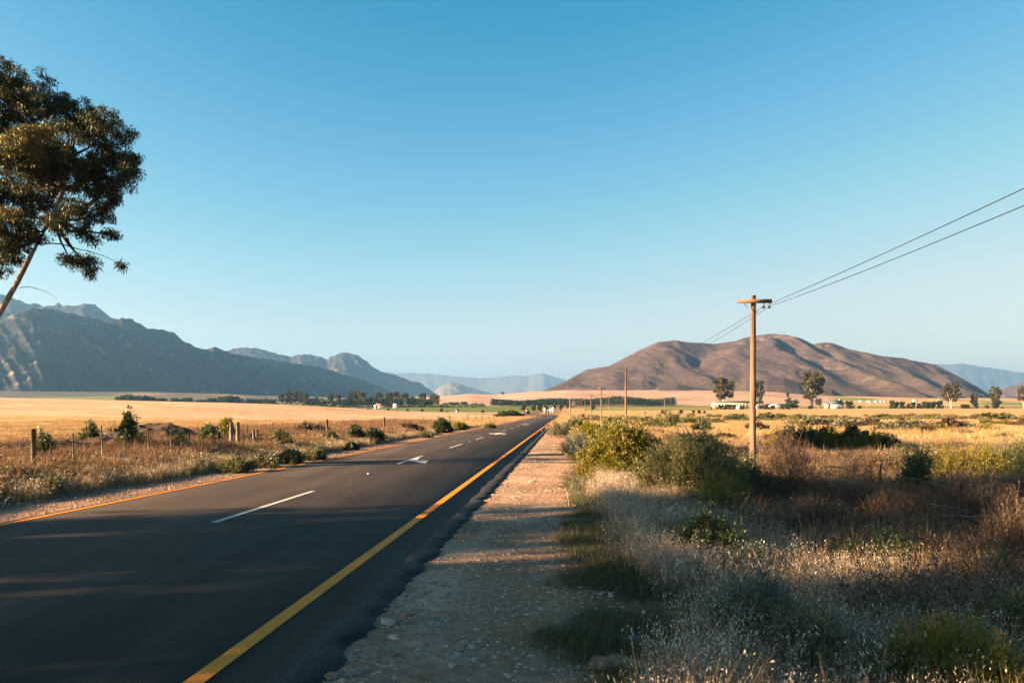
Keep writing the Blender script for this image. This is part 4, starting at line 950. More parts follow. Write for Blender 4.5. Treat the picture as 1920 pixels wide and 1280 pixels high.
# right fence
fr = empty('wire_fence', (7.5+.0665*19.3, 19.3, gz(8.8, 19.3))); tag(fr, 'sagging wire fence with thin rusty stakes in the right brush', 'fence'); O2 = np.array(fr.location)
for i, (Y, h, ln) in enumerate([(11.5, 1.1, .1), (15.3, 1.25, .12), (19.3, 1.35, .16), (25.6, 1.45, .02), (32, 1.3, 0), (40, 1.3, .05), (50.5, 1.4, .02), (61, 1.3, 0), (72, 1.3, 0)]):
    x = 7.5+.0665*Y; b = np.array([x, Y, gz(x, Y)-.2])-O2; MB().tube([b, b+[ln, 0, h+.2]], .022, 5).build('stake', M['branch'], fr)
for k, hz_ in enumerate((.55, .9, 1.25)):
    mb = MB(); mb.tube([np.array([7.5+.0665*Y, Y, gz(7.5+.0665*Y, Y)+hz_-.1*abs(math.sin(Y*.5))]) - O2 for Y in np.arange(8, 73, 1.3)], .0035, 4); mb.build('wire', M['wire'], fr)

# ------------------------------------------------------------------ signs, gate wall, small structures
def sign_back():
    Y = 150.; x = at(1068.5, Y); z = gz(x, Y); zt = zat(746, Y); e = empty('road_sign', (x, Y, z)); tag(e, 'road sign seen from the side on a pale timber post by the verge', 'road sign')
    MB().tube([(0, 0, -.2), (0, 0, zt-z)], [.11, .10], 8).build('post', M['grey_wood'], e)
    a = np.linspace(0, 2*np.pi, 20, endpoint=False); V = []; th = R(48)
    mb = MB()
    for s_ in (0, .04):
        for q in a:
            u = .95*math.cos(q); mb.v.append((.55+u*math.cos(th)*.8+s_*math.sin(th), -u*math.sin(th)*.8-.15, zt-z-1.0+.95*math.sin(q)))
    mb.f = [tuple(range(20)), tuple(reversed(range(20, 40)))]+[(i, (i+1) % 20, 20+(i+1) % 20, 20+i) for i in range(20)]
    mb.build('sign_board', M['sign_grey'], e)
sign_back()
def tri_sign():
    Y = 395.; x = at(986.5, Y); z = gz(x, Y); e = empty('road_sign', (x, Y, z)); tag(e, 'warning sign on a pale post at the inside of the road bend', 'road sign')
    h = zat(765, Y)-z
    MB().tube([(0, 0, -.2), (0, 0, h)], .07, 6).build('post', M['white_paint'], e)
    mb = MB(); P = [(-1.0, 0, h-1.7), (1.0, 0, h-1.7), (0, 0, h+.1)]
    mb.poly([(p[0], -.1, p[2]) for p in P]); mb.poly([(p[0], -.06, p[2]) for p in reversed(P)]); mb.build('triangle_plate', M['sign_red'], e)
    mb = MB(); P = [(-.55, 0, h-1.45), (.55, 0, h-1.45), (0, 0, h-.45)]; mb.poly([(p[0], -.115, p[2]) for p in P]); mb.build('triangle_face', M['white_paint'], e)
    MB().box((0, -.08, h-2.15), (1.8, .05, .7)).build('lower_plate', M['sign_blue'], e)
    place_tree('bush', 987, 765, 402, 'dark bush behind the warning sign at the road bend', None, 1.1, 'bush')
tri_sign()
def gatewall():
    Y = 470.; x = at(1030, Y); z = gz(x, Y); e = empty('gate_wall', (x, Y, z)); tag(e, 'small white farm gate wall with pillars beyond the road bend', 'wall')
    for dx, h in ((-2.6, 2.8), (2.2, 3.2), (1.0, 2.6)): MB().box((dx, 0, h/2), (1.1, .8, h)).build('pillar', M['white_wall'], e)
    MB().box((-.7, .05, .9), (5, .4, 1.8)).build('panel', M['white_wall'], e); MB().box((-1.0, -.2, 1.0), (1.6, .1, .7)).build('name_board', M['terracotta'], e)
gatewall()
def house(name, label, px0, px1, Y, wall_h, roof_h, wallm, roofm, windows=0, depth=8, chimney=False, flat=False, zoff=0, winh=1.6, parapet=False, cat='building'):
    xa, xb = at(px0, Y), at(px1, Y); xm = (xa+xb)/2; L = xb-xa; z = gz(xm, Y)-.3+zoff
    e = empty(name, (xm, Y, z)); tag(e, label, cat)
    MB().box((0, depth/2, wall_h/2), (L, depth, wall_h)).build('wall', wallm, e)
    o = .4; a, b = -L/2-o, L/2+o; mb = MB()
    if flat: mb.box((0, depth/2-.2, wall_h+roof_h/2+.003), (L+.8, depth+1.2, roof_h))
    else:
        P = [(a, -o, wall_h-.1), (b, -o, wall_h-.1), (b, depth+o, wall_h-.1), (a, depth+o, wall_h-.1), (a+.2, depth/2, wall_h+roof_h), (b-.2, depth/2, wall_h+roof_h)]
        mb.v = P; mb.f = [(0, 1, 5, 4), (2, 3, 4, 5), (1, 2, 5), (3, 0, 4), (3, 2, 1, 0)]
    rf = mb.build('roof', roofm, e)
    if chimney: MB().box((L*.3, depth/2, wall_h+roof_h), (1.0, 1.0, 2.0)).build('chimney', wallm, rf)
    for i in range(windows):
        wx = -L/2+L*(i+.5)/windows
        f = MB().box((wx, -.03, wall_h*.55), (min(1.7, L/windows*.55), .1, winh)).build('window', M['white_paint'], e)
        MB().box((wx, -.10, wall_h*.55), (min(1.3, L/windows*.42), .06, winh*.8)).build('pane', M['dark_glass'], f)
    return e
house('farm_building', 'long cream building with a low dark roof and a row of windows', 1339, 1431, 870, 7.5, 1.3, M['cream_wall'], M['slate'], 16, 12, flat=True, winh=3.0)
house('outbuilding', 'white cube shaped outbuilding in front of the long cream building', 1381, 1393, 845, 3.5, .4, M['white_wall'], M['white_wall'], 1, 6, flat=True)
house('outbuilding', 'low white outbuilding right behind the nearest utility pole', 1416, 1424, 845, 4.0, .3, M['white_wall'], M['white_wall'], 1, 6, flat=True)
house('shed', 'terracotta lean-to at the left front of the cream building', 1338, 1352, 850, 2.2, .3, M['terracotta'], M['terracotta'], 0, 5, flat=True)
house('shed', 'terracotta walled yard building between the cream building and the white shed', 1422, 1433, 850, 4.2, .3, M['terracotta'], M['terracotta'], 1, 5, flat=True)
house('shed', 'long white shed with a pale blue tin roof', 1440, 1474, 870, 4.2, 1.6, M['white_wall'], M['tin'], 5, 9)
house('farmhouse', 'white farmhouse with a blue-grey pitched roof and chimney right of the tallest gum tree', 1557, 1582, 890, 5.5, 4.5, M['white_wall'], M['slate'], 3, 9, True)
house('outbuilding', 'round cream water tank house left of the blue roofed farmhouse', 1548, 1557, 880, 5.5, .4, M['cream_wall'], M['cream_wall'], 0, 5, flat=True)
far_h = [(1615, 747, 'leftmost of the tiny white houses under the brown hill'), (1632, 746, 'second of the tiny white houses under the brown hill'), (1645, 747, 'third of the tiny white houses under the brown hill'), (1652, 747, 'fourth of the tiny white houses under the brown hill'), (1660, 747, 'fifth of the tiny white houses under the brown hill'), (1717, 747, 'lone tiny white house above the dark hedge row'), (1763, 747, 'tiny white house left behind the broad gum tree'), (1796, 747, 'tiny white house right behind the broad gum tree')]
for i, (px, t, l) in enumerate(far_h):
    Y = 1750; house('farmhouse', l, px-2.0-(i % 3), px+2.0+(i % 2)*1.5, Y, 3.2, 2.0, M['white_wall'], M['white_wall'] if i % 2 else M['tin'], 2, 10)
house('farmhouse', 'small white farmhouse with an orange roof before the tree belt', 705, 719, 1000, 3.6, 2.6, M['white_wall'], M['terracotta'], 3, 8)
house('farmhouse', 'small white farmhouse tucked under trees right of the orange roofed one', 737, 745, 1000, 3.6, 2.4, M['white_wall'], M['white_wall'], 2, 8)
house('farmhouse', 'tiny white farmhouse at the right end of the tree belt', 868, 876, 1200, 3.4, 2.0, M['white_wall'], M['terracotta'], 2, 8)
house('pump_house', 'tiny white pump house at the edge of the left straw field', 702, 706.5, 420, 2.2, .8, M['white_wall'], M['white_wall'], 1, 1.6)
house('pump_house', 'tiny white pump house in the green field left of centre', 855, 859, 450, 2.0, .8, M['white_wall'], M['slate'], 1, 1.6)

# ------------------------------------------------------------------ earth mound, branch piles
def mound(name, label, cx, cy, rx, ry, h, mat, seed, steep=1.5, skew=0.0):
    n = 60; a = np.linspace(-1, 1, n); U, V = np.meshgrid(a, a, indexing='ij'); X = cx+U*rx; Y = cy+V*ry
    rr = np.sqrt((U-skew*(1-np.abs(U)))**2+V**2); H = h*np.clip(1-rr**steep, 0, 1)
    H = H*(1+.16*fbm(X*.7, Y*.7, 4, seed))+.1*fbm(X*2, Y*2, 3, seed+3)*(rr < 1)
    Z = ground_z(X, Y)+H-.12*(rr > .95)
    o = grid_mesh(name, X, Y, Z, mat); tag(o, label, 'mound'); return o
mound('earth_mound', 'dark brown earth mound behind the left fence', at(292, 44), 44, 2.9, 2.2, 1.15, M['earth'], 301, 2.4, .0)
mound('earth_mound', 'lower earth bank spreading right of the dark earth mound', at(350, 43), 43, 2.2, 1.8, .55, M['earth'], 305, 2.0)
mound('earth_mound', 'low earth bank below the branch heap behind the left fence', at(205, 38), 38, 2.6, 1.5, .75, M['earth'], 309)
mound('earth_mound', 'low brown earth heap at the near left behind the thick post', at(20, 31), 32, 3.4, 2.0, .55, M['earth'], 311)
def branch_pile(label, cx, cy, rx, ry, h, n, seed, mat, rad=.02, ln=1.0):
    r = np.random.default_rng(seed); e = empty('branch_pile', (cx, cy, gz(cx, cy))); tag(e, label, 'branch pile'); mb = MB()
    for i in range(n):
        u = unit(r.normal(size=3))*r.random()**.5; c = np.array([u[0]*rx, u[1]*ry, abs(u[2])*h*(1-.5*abs(u[0]))+.05]); a = r.normal(0, .5)+(0 if r.random() < .7 else 1.5)
        d = np.array([math.cos(a), math.sin(a), r.normal(0, .22)])*ln*(.4+.7*r.random())*.5; k = r.normal(0, .08, 3)
        p0 = c-d; p1 = c+k; p2 = c+d; p0[2] = max(p0[2], 0.0); p2[2] = max(p2[2], 0.0); q = rad*(.5+r.random()); mb.tube([p0, p1, p2], [q, q*.8, q*.4], 4, cap=False)
    mb.build('branches', mat, e); return e
branch_pile('pale heap of cut branches between the thick post and the bushy sapling', at(118, 34), 34.5, 1.3, .8, .75, 170, 1, M['grey_wood'], .028, 1.1)
branch_pile('heap of cut branches sloping up to the earth mound', at(205, 42), 41.5, 1.5, .8, .9, 260, 2, M['grey_wood'], .025, .9)
branch_pile('dark tangle of branches right of the paired fence posts', at(470, 42), 42.5, 1.4, .8, .8, 160, 3, M['branch'], .025, .8)

# ------------------------------------------------------------------ individual bushes, right of the road
def Yof(py, dz=0.0):
    """distance at which the plain beside the road shows at this height in the photograph"""
    Y = 20.
    for _ in range(40): Y = (EYE+.3*(Y < 55)+.0094*Y-dz)*F/(py-HZ)
    return Y
def B(name, px, py, wpx, hpx, mat, label, cat='shrub', group=None, Y=None, **kw):
    Y = Y or Yof(py); x = at(px, Y); return bush_obj(name, x, Y, hpx*Y/F*1.18+.12, wpx*Y/F/2*1.12, mat, label, cat, group, seed=int(px), **kw)
B('leafy_shrub', 1163, 903, 150, 98, M['yellow_leaf'], 'big bright yellow-green rounded shrub at the edge of the gravel verge', Y=28, n_stem=170, leaves=150, ls=.07, lw=.036, lump=110, up=.72)
B('broom_shrub', 1300, 950, 190, 112, M['olive_leaf'], 'large grey-green feathery shrub left of the nearest utility pole', Y=22.5, n_stem=420, leaves=110, ls=.075, lw=.018, up=.74, jitter=.03, lump=60)
B('broom_shrub', 1345, 965, 110, 66, M['yellow_leaf'], 'bright lime tuft of broom at the foot of the grey-green shrub', Y=20.3, n_stem=160, leaves=50, ls=.08, lw=.012, up=.9, jitter=.02)
B('broom_shrub', 1395, 950, 90, 70, M['dark_leaf'], 'dark shrub around the foot of the nearest utility pole', Y=24.5, n_stem=110, leaves=70, ls=.06, lw=.03)
B('broom_shrub', 1255, 950, 80, 75, M['brown_leaf'], 'brownish feathery bush in front of the yellow-green shrub', Y=22.3, n_stem=130, leaves=60, ls=.05, lw=.014)
B('leafy_shrub', 1152, 838, 95, 52, M['dark_leaf'], 'dark green shrub behind the big yellow-green shrub', Y=50, n_stem=90, leaves=70, ls=.11, lw=.06, lump=40)
B('leafy_shrub', 1112, 822, 66, 34, M['yellow_leaf'], 'olive shrub left behind the dark green shrub', Y=62, n_stem=70, leaves=60, ls=.12, lw=.06, lump=25)
B('leafy_shrub', 1080, 797, 34, 18, M['green_leaf'], 'small dark shrub beside the side-on road sign', Y=105, n_stem=50, leaves=50, ls=.16, lw=.09)
B('broom_shrub', 1085, 858, 60, 44, M['teal_leaf'], 'dusky tufty bush overhanging the gravel verge', Y=39, n_stem=120, leaves=50, ls=.09, lw=.02)
B('broom_shrub', 1050, 815, 50, 24, M['grey_leaf'], 'low grey bush on the verge beyond the last shadow bands', Y=72, n_stem=70, leaves=50, ls=.12, lw=.05)
B('leafy_shrub', 1190, 880, 50, 50, M['dark_leaf'], 'dark shrub added as the shaded right flank of the big yellow-green shrub', Y=31, n_stem=70, leaves=70, ls=.07, lw=.035)  # dark leaves put in for the shade on the yellow-green shrub's right side
B('broom_shrub', 1225, 806, 60, 22, M['olive_leaf'], 'olive bush right of the second utility pole', Y=95, n_stem=60, leaves=50, ls=.16, lw=.06)
B('broom_shrub', 1250, 800, 50, 28, M['green_leaf'], 'green bush right of the olive bush in the field', Y=100, n_stem=60, leaves=50, ls=.16, lw=.06)
B('leafy_shrub', 1317, 815, 34, 20, M['green_leaf'], 'small bright green bush in the rusty part of the right field', Y=80, n_stem=50, leaves=60, ls=.12, lw=.07)
B('broom_shrub', 1205, 838, 60, 34, M['brown_leaf'], 'russet dry bush right of the dark green shrub', Y=52, n_stem=90, leaves=50, ls=.08, lw=.03)
B('broom_shrub', 1262, 850, 70, 45, M['brown_leaf'], 'russet dry bush below the bare stake', Y=42, n_stem=100, leaves=50, ls=.07, lw=.025)
B('leafy_shrub', 1310, 845, 60, 40, M['dark_leaf'], 'shadowy dark bush left of the nearest utility pole', Y=45, n_stem=80, leaves=60, ls=.09, lw=.045)
B('broom_shrub', 1350, 852, 60, 34, M['brown_leaf'], 'purplish dry bush just left of the nearest utility pole', Y=42, n_stem=90, leaves=50, ls=.07, lw=.025)
B('broom_shrub', 1465, 880, 100, 80, M['brown_leaf'], 'tall wispy dry bush right of the nearest utility pole', Y=31, n_stem=170, leaves=40, ls=.06, lw=.016)
rowb = [(1478, 846, 46, 46, 'olive_leaf', 'upright olive bush at the left end of the shaded bush row'), (1515, 850, 70, 46, 'dark_leaf', 'second bush of the shaded bush row, dark fronted'), (1555, 850, 60, 48, 'yellow_leaf', 'third bush of the shaded bush row, yellow topped'), (1595, 850, 60, 50, 'dark_leaf', 'fourth bush of the shaded bush row, dark green'), (1630, 850, 60, 40, 'yellow_leaf', 'fifth bush of the shaded bush row, yellow-green'), (1663, 848, 56, 34, 'dark_leaf', 'last bush of the shaded bush row, dark and low')]
for px, py, wd, h, m, l in rowb: B('leafy_shrub', px, py, wd, h, M[m], l, 'shrub', 'bush row in the right field', Y=47, n_stem=80, leaves=60, ls=.10, lw=.045, lump=20)
rowc = [(1705, 905, 100, 60, 'olive_leaf', 'leftmost of the lime green broom row at right'), (1775, 905, 95, 64, 'yellow_leaf', 'second of the lime green broom row at right'), (1840, 903, 90, 58, 'yellow_leaf', 'third of the lime green broom row at right'), (1905, 900, 90, 66, 'green_leaf', 'last of the lime green broom row cut by the right edge'), (1650, 900, 90, 50, 'brown_leaf', 'dry brown bush left of the lime green broom row')]
for px, py, wd, h, m, l in rowc: B('broom_shrub', px, py, wd, h, M[m], l, 'shrub', 'broom row at right', Y=29, n_stem=220, leaves=45, ls=.08, lw=.016)
rowd = [(1490, 960, 130, 90, 'dark tangled dry bush right of the nearest utility pole', 23), (1585, 950, 120, 80, 'dry brown bush with wiry twigs behind the golden clearing', 25), (1600, 985, 130, 60, 'flattened reddish dry brush in the right middle', 20), (1680, 1000, 130, 70, 'dark dry brush before the leaning stake', 18.5), (1770, 1005, 150, 95, 'large dark dry bush at right behind the pale dead branch', 17.5), (1860, 1000, 150, 110, 'darkest dry bush near the right edge', 17), (1920, 1090, 150, 130, 'black shaded bush at the right edge', 13.2), (1540, 1025, 120, 56, 'shaded brown bush above the pale oat grass', 16.5)]
for px, py, wd, h, l, Y in rowd: B('dry_bush', px, py, wd, h, M['brown_leaf'], l, 'dry bush', 'dry brush thicket at right', Y=Y, n_stem=240, leaves=24, ls=.05, lw=.014, stem_w=.006, flare=1.6, lowleaf=.05)
B('leafy_shrub', 1718, 935, 70, 72, M['dark_leaf'], 'dark green spiky bush sticking up between the broom and the dry brush', Y=24, n_stem=60, leaves=80, ls=.09, lw=.03, up=.5)
B('leafy_shrub', 1330, 1085, 130, 92, M['dark_leaf'], 'dark green bush standing in the shaded oat grass', Y=12.5, n_stem=150, leaves=70, ls=.05, lw=.022)
B('leafy_shrub', 1390, 1120, 90, 60, M['teal_leaf'], 'blue-green bush right of the dark bush in the oat grass', Y=11.6, n_stem=120, leaves=60, ls=.045, lw=.018)
B('leafy_shrub', 1650, 1090, 160, 60, M['dark_leaf'], 'low shaded bush in the middle of the right oat grass', Y=12.8, n_stem=140, leaves=60, ls=.05, lw=.02)
B('leafy_shrub', 1425, 1262, 190, 130, M['teal_leaf'], 'blue-grey twiggy bush at the bottom of the photo', Y=8.1, n_stem=220, leaves=80, ls=.035, lw=.012, jitter=.03, stem_w=.004)
B('leafy_shrub', 1520, 1290, 180, 120, M['grey_leaf'], 'grey-green spiny bush at the bottom right of the blue-grey bush', Y=7.4, n_stem=200, leaves=80, ls=.032, lw=.011, jitter=.03, stem_w=.004)
B('broom_shrub', 1790, 1310, 240, 120, M['yellow_leaf'], 'mossy yellow-green broom in the bottom right corner', Y=7.2, n_stem=340, leaves=60, ls=.05, lw=.008, jitter=.02, stem_w=.004)
B('broom_shrub', 1915, 1250, 150, 90, M['olive_leaf'], 'shaded olive broom at the lower right edge', Y=8.6, n_stem=220, leaves=50, ls=.05, lw=.01)
B('daisy_plant', 1865, 1105, 60, 66, M['green_leaf'], 'small daisy plant with orange flowers near the right edge', 'flower', Y=11.6, n_stem=40, leaves=30, ls=.07, lw=.02)
def flowers():
    e = [o for o in COL.objects if o.name == 'daisy_plant'][0]; r = np.random.default_rng(5)
    for (a, b, c) in ((-.12, -.1, .40), (.16, -.08, .47), (-.05, -.1, .36), (-.2, -.1, .42)):
        mb = MB(); mb.tube([(a*.3, b*.3, 0), (a, b, c)], .004, 4)
        mb.v += [(a+.022*math.cos(q), b+.022*math.sin(q), c+.004) for q in np.linspace(0, 6.283, 10, endpoint=False)]; k = len(mb.v); mb.f.append(tuple(range(k-10, k)))
        mb.build('flower_head', M['flower'], e)
flowers()
branch_pile('bleached dead branches lying in the dark brush at right', at(1760, 17.2), 16.6, 1.2, .5, .7, 26, 12, M['grey_wood'], .014, 1.6)
branch_pile('arching pale twigs over the golden clearing at right', at(1570, 24), 23.6, 1.5, .6, .9, 60, 13, M['grey_wood'], .010, 1.5)
# scattered bushes over the right field
fieldb = [(1215, 792, 'olive_leaf', 26, 10, 150), (1290, 798, 'olive_leaf', 36, 12, 120), (1345, 797, 'olive_leaf', 30, 10, 130), (1380, 785, 'green_leaf', 40, 11, 190), (1440, 788, 'olive_leaf', 50, 13, 170), (1465, 790, 'green_leaf', 26, 12, 160), (1500, 786, 'olive_leaf', 44, 10, 190), (1545, 783, 'brown_leaf', 20, 7, 210), (1580, 783, 'brown_leaf', 14, 6, 210), (1530, 803, 'grey_leaf', 70, 16, 100), (1590, 806, 'grey_leaf', 60, 17, 90), (1630, 806, 'brown_leaf', 46, 15, 92), (1677, 787, 'olive_leaf', 14, 6, 190), (1690, 798, 'brown_leaf', 16, 10, 110), (1680, 815, 'grey_leaf', 70, 18, 78), (1720, 815, 'grey_leaf', 50, 18, 78), (1740, 821, 'brown_leaf', 36, 16, 72), (1775, 815, 'brown_leaf', 40, 20, 78), (1808, 814, 'grey_leaf', 36, 16, 78), (1855, 783, 'olive_leaf', 70, 11, 215), (1880, 783, 'olive_leaf', 50, 10, 215), (1865, 805, 'yellow_leaf', 30, 12, 95), (1885, 805, 'yellow_leaf', 30, 13, 95), (1850, 803, 'olive_leaf', 26, 14, 97), (1918, 803, 'brown_leaf', 26, 16, 95), (1880, 829, 'grey_leaf', 40, 12, 65), (1800, 843, 'grey_leaf', 40, 10, 54), (1660, 779, 'olive_leaf', 60, 7, 260), (1750, 779, 'olive_leaf', 60, 7, 260), (1812, 783, 'brown_leaf', 12, 5, 215), (1825, 790, 'brown_leaf', 12, 6, 160), (1420, 808, 'brown_leaf', 40, 14, 85), (1355, 825, 'brown_leaf', 46, 12, 65), (1440, 826, 'olive_leaf', 20, 12, 62)]
fieldb.sort(key=lambda b: b[0])
fsrc = {}
for i, (px, py, m, wd, h, Y) in enumerate(fieldb):
    x = at(px, Y); hh = h*Y/F*1.15; rad = wd*Y/F/2
    if m not in fsrc:
        e = bush_obj('field_bush', x, Y, 1.0, 1.0, M[m], '-', seed=i+5, n_stem=70, leaves=46, ls=.17, lw=.09, lump=20); fsrc[m] = e
    else: e = copy_tree(fsrc[m])
    e.location = (x, Y, gz(x, Y)-.03); e.scale = (rad, rad*.9, hh); e.rotation_euler = (0, 0, i*1.3)
    cn = {'olive_leaf': 'olive', 'green_leaf': 'green', 'brown_leaf': 'brown', 'grey_leaf': 'grey', 'yellow_leaf': 'yellow-green'}[m]
    tag(e, 'low %s bush on the golden field, %s from the left of the field bushes' % (cn, ordinal(i+1)), 'shrub', 'low bushes on the right golden field')

# ------------------------------------------------------------------ left side plants
B('sapling', 240, 862, 15, 68, M['green_leaf'], 'tall slender sapling rising above the branch heap', 'sapling', Y=37, n_stem=26, leaves=55, ls=.14, lw=.07, up=.95, lowleaf=.55, stem_w=.012)
B('bushy_sapling', 168, 842, 30, 46, M['green_leaf'], 'dense little green conifer-like bush left of the branch heap', 'sapling', Y=39, n_stem=40, leaves=80, ls=.1, lw=.05, up=.55)
B('sapling', 82, 872, 26, 56, M['green_leaf'], 'leafy green weed right of the thick timber post', 'sapling', Y=28, n_stem=20, leaves=50, ls=.1, lw=.05, up=.9, stem_w=.008)
B('sapling', 215, 815, 26, 32, M['brown_leaf'], 'pale dry seedling on top of the branch heap', 'sapling', Y=44, n_stem=24, leaves=30, ls=.1, lw=.04, up=.9)
B('broom_shrub', 245, 848, 56, 36, M['green_leaf'], 'green feathery shrub in front of the dark earth mound', Y=38, n_stem=150, leaves=40, ls=.1, lw=.016)
B('broom_shrub', 335, 855, 26, 36, M['green_leaf'], 'narrow green tuft at the right foot of the earth mound', Y=36, n_stem=90, leaves=40, ls=.1, lw=.016)
leftb = [(395, 845, 34, 34, 'green_leaf', 'green bush between the mound and the paired posts', 42), (425, 838, 30, 38, 'yellow_leaf', 'yellow flowering weed behind the paired posts', 46), (525, 838, 40, 26, 'olive_leaf', 'rounded olive bush right of the dark branch tangle', 44), (580, 825, 60, 20, 'brown_leaf', 'dry brown bush left of the second timber post', 58), (620, 822, 22, 16, 'green_leaf', 'small green bush at the foot of the second timber post', 52), (667, 818, 26, 24, 'dark_leaf', 'left of the two dark green bushes before the fence', 56), (698, 815, 34, 22, 'dark_leaf', 'right of the two dark green bushes before the fence', 58), (770, 803, 50, 12, 'brown_leaf', 'low brown bush along the fence left of centre', 78), (828, 800, 20, 22, 'dark_leaf', 'upright green bush by the fence near the road', 86), (838, 799, 16, 14, 'green_leaf', 'small bush beside the upright green bush by the fence', 87), (862, 793, 22, 10, 'yellow_leaf', 'yellow-green bush by the fence near the road', 100), (955, 779, 40, 9, 'dark_leaf', 'dark bush on the verge just before the road bend', 300), (918, 797, 16, 6, 'olive_leaf', 'small low bush on the far left verge', 110),
         (712, 828, 18, 10, 'teal_leaf', 'dusky tuft on the left verge above the double arrow', 60), (660, 843, 18, 9, 'dark_leaf', 'dark tuft on the gravel at the left road edge', 48), (801, 820, 14, 6, 'olive_leaf', 'little olive tuft at the left road edge before the dashes', 70),
         (500, 878, 50, 20, 'grey_leaf', 'grey-green bush overhanging the left gravel verge', 33), (545, 866, 44, 17, 'olive_leaf', 'dusky bush right of the grey-green verge bush', 35.5), (590, 858, 36, 13, 'olive_leaf', 'olive bush on the left verge before the road edge', 38), (445, 888, 56, 20, 'olive_leaf', 'olive weed clump on the left verge below the paired posts', 30.5)]
for i, (px, py, wd, h, m, l, Y) in enumerate(leftb): B('roadside_bush', px, py, wd, h, M[m], l, 'shrub', None, Y=Y, n_stem=90, leaves=50, ls=.0022*Y+.02, lw=.0010*Y+.006)

# ------------------------------------------------------------------ grass, weeds, gravel (uncountable)
oat = [grass_patch('oat_%d' % i, 150, .56, .36, .30, .0026, M['straw'], 30, M['oat_head'], .029, seed=10+i) for i in range(4)]
oat_far = [grass_patch('oatfar_%d' % i, 150, .42, .6, .35, .006, M['straw_gold'], 16, M['oat_head'], .05, seed=20+i) for i in range(3)]
short = [grass_patch('short_%d' % i, 150, .15, .3, .7, .0028, M['green_grass'], seed=30+i) for i in range(3)]
mixd = [grass_patch('mixed_%d' % i, 120, .32, .4, .5, .004, M['green_grass'], seed=40+i) for i in range(2)]
gold = [grass_patch('gold_%d' % i, 160, .34, .8, .6, .009, M['straw_gold'], seed=50+i) for i in range(3)]
redd = [grass_patch('red_%d' % i, 140, .45, .6, .6, .006, M['dry_red'], seed=60+i) for i in range(3)]
rust = [grass_patch('rust_%d' % i, 140, .5, .6, .6, .006, M['dry_rust'], seed=65+i) for i in range(3)]
dead = [scrub_template('dead_%d' % i, M['brown_leaf'], 60, .5, .6, 8, .04, .012, 70+i, stem_w=.005, flare=1.5) for i in range(2)]

def inview(X, Y, m=1.08): return np.abs(X/np.maximum(Y, .1)) < .643*m+.6/np.maximum(Y, .1)
r0 = np.random.default_rng(9)
# tall oats right
P = pts_zone(7000, 3.5, 30, 8.0, 32, .8, 1, lambda X, Y, S, r: (S > 8.3+.5*fbm(X*.4, Y*.4, 2, 3)) & inview(X, Y) & (r.random(len(X)) < sstep(-.45, .15, fbm(X*.35, Y*.35, 3, 33))) & (S < 9.5+ (Y < 19)*30 + 3) & ~((X > 5.0) & (Y > 12.5+1.5*fbm(X*.3, Y*.3, 2, 8))))
scatter('wild_oat_grass', P, oat, .75+.5*r0.random(len(P)), .12, label='tall dry wild oat grass right of the gravel verge')
P = pts_zone(1300, 3.3, 30, 7.0, 8.6, .9, 2, lambda X, Y, S, r: (S > 7.5+.5*fbm(X*.8, Y*.5, 2, 3)-.2*(Y < 12)) & (r.random(len(X)) < sstep(-.3, .4, fbm(X*.6, Y*.6, 2, 35)+.25)))
scatter('short_green_grass', P, short, .7+.8*r0.random(len(P)), .1, label='short green grass along the gravel verge')
P = pts_zone(420, 3.3, 32, 7.9, 16, .9, 3, lambda X, Y, S, r: (r.random(len(X)) < sstep(-.1, .5, fbm(X*.3, Y*.3, 2, 36))) & inview(X, Y))
scatter('green_weeds', P, mixd, .8+.7*r0.random(len(P)), .15, label='green weeds under the oat grass')
P = pts_zone(4200, 8.5, 60, 9.5, 45, 1.1, 4, lambda X, Y, S, r: inview(X, Y) & (r.random(len(X)) < .25+.75*sstep(11.5, 14, Y)) & (r.random(len(X)) < sstep(-.3, .2, fbm(X*.2, Y*.2, 2, 37))))
scatter('dry_red_grass', P, redd, .8+.8*r0.random(len(P)), .2, label='reddish dry grass among the right brush')
P = pts_zone(1900, 9, 48, 11, 34, 1.2, 5, lambda X, Y, S, r: inview(X, Y) & (r.random(len(X)) < (.35+.65*sstep(-.3, .2, fbm(X*.15, Y*.15, 2, 38)))))
scatter('dead_brush', P, dead, .8+.9*r0.random(len(P)), .2, label='dead brush filling the right middle ground')
P = pts_zone(9000, 24, 150, 8.5, 120, 1.25, 6, lambda X, Y, S, r: inview(X, Y) & (S > 8.3+(Y < 40)*3))
scatter('golden_grass', P, gold, 1.0+1.1*r0.random(len(P)), .1, label='golden dry grass over the right field', zscl=.75)
P = pts_zone(1500, 45, 330, 12, 230, 1.1, 7, lambda X, Y, S, r: inview(X, Y) & (r.random(len(X)) < .15+.85*sstep(.05, .45, fbm(X*.025, Y*.02, 3, 39))))
scatter('low_scrub', P, bush_src, (.6+1.1*r0.random(len(P)))*(1+P[:, 1]/400), .1, label='low scrub scattered over the right field', zscl=.7)
P = pts_zone(520, 20, 110, -15, -8.2, 1.4, 30, lambda X, Y, S, r: inview(X, Y) & (r.random(len(X)) < sstep(-.3, .3, fbm(X*.2, Y*.2, 2, 44))))
scatter('dead_brush', P, dead, .6+.8*r0.random(len(P)), .2, label='dead brush tangled along the left fence')
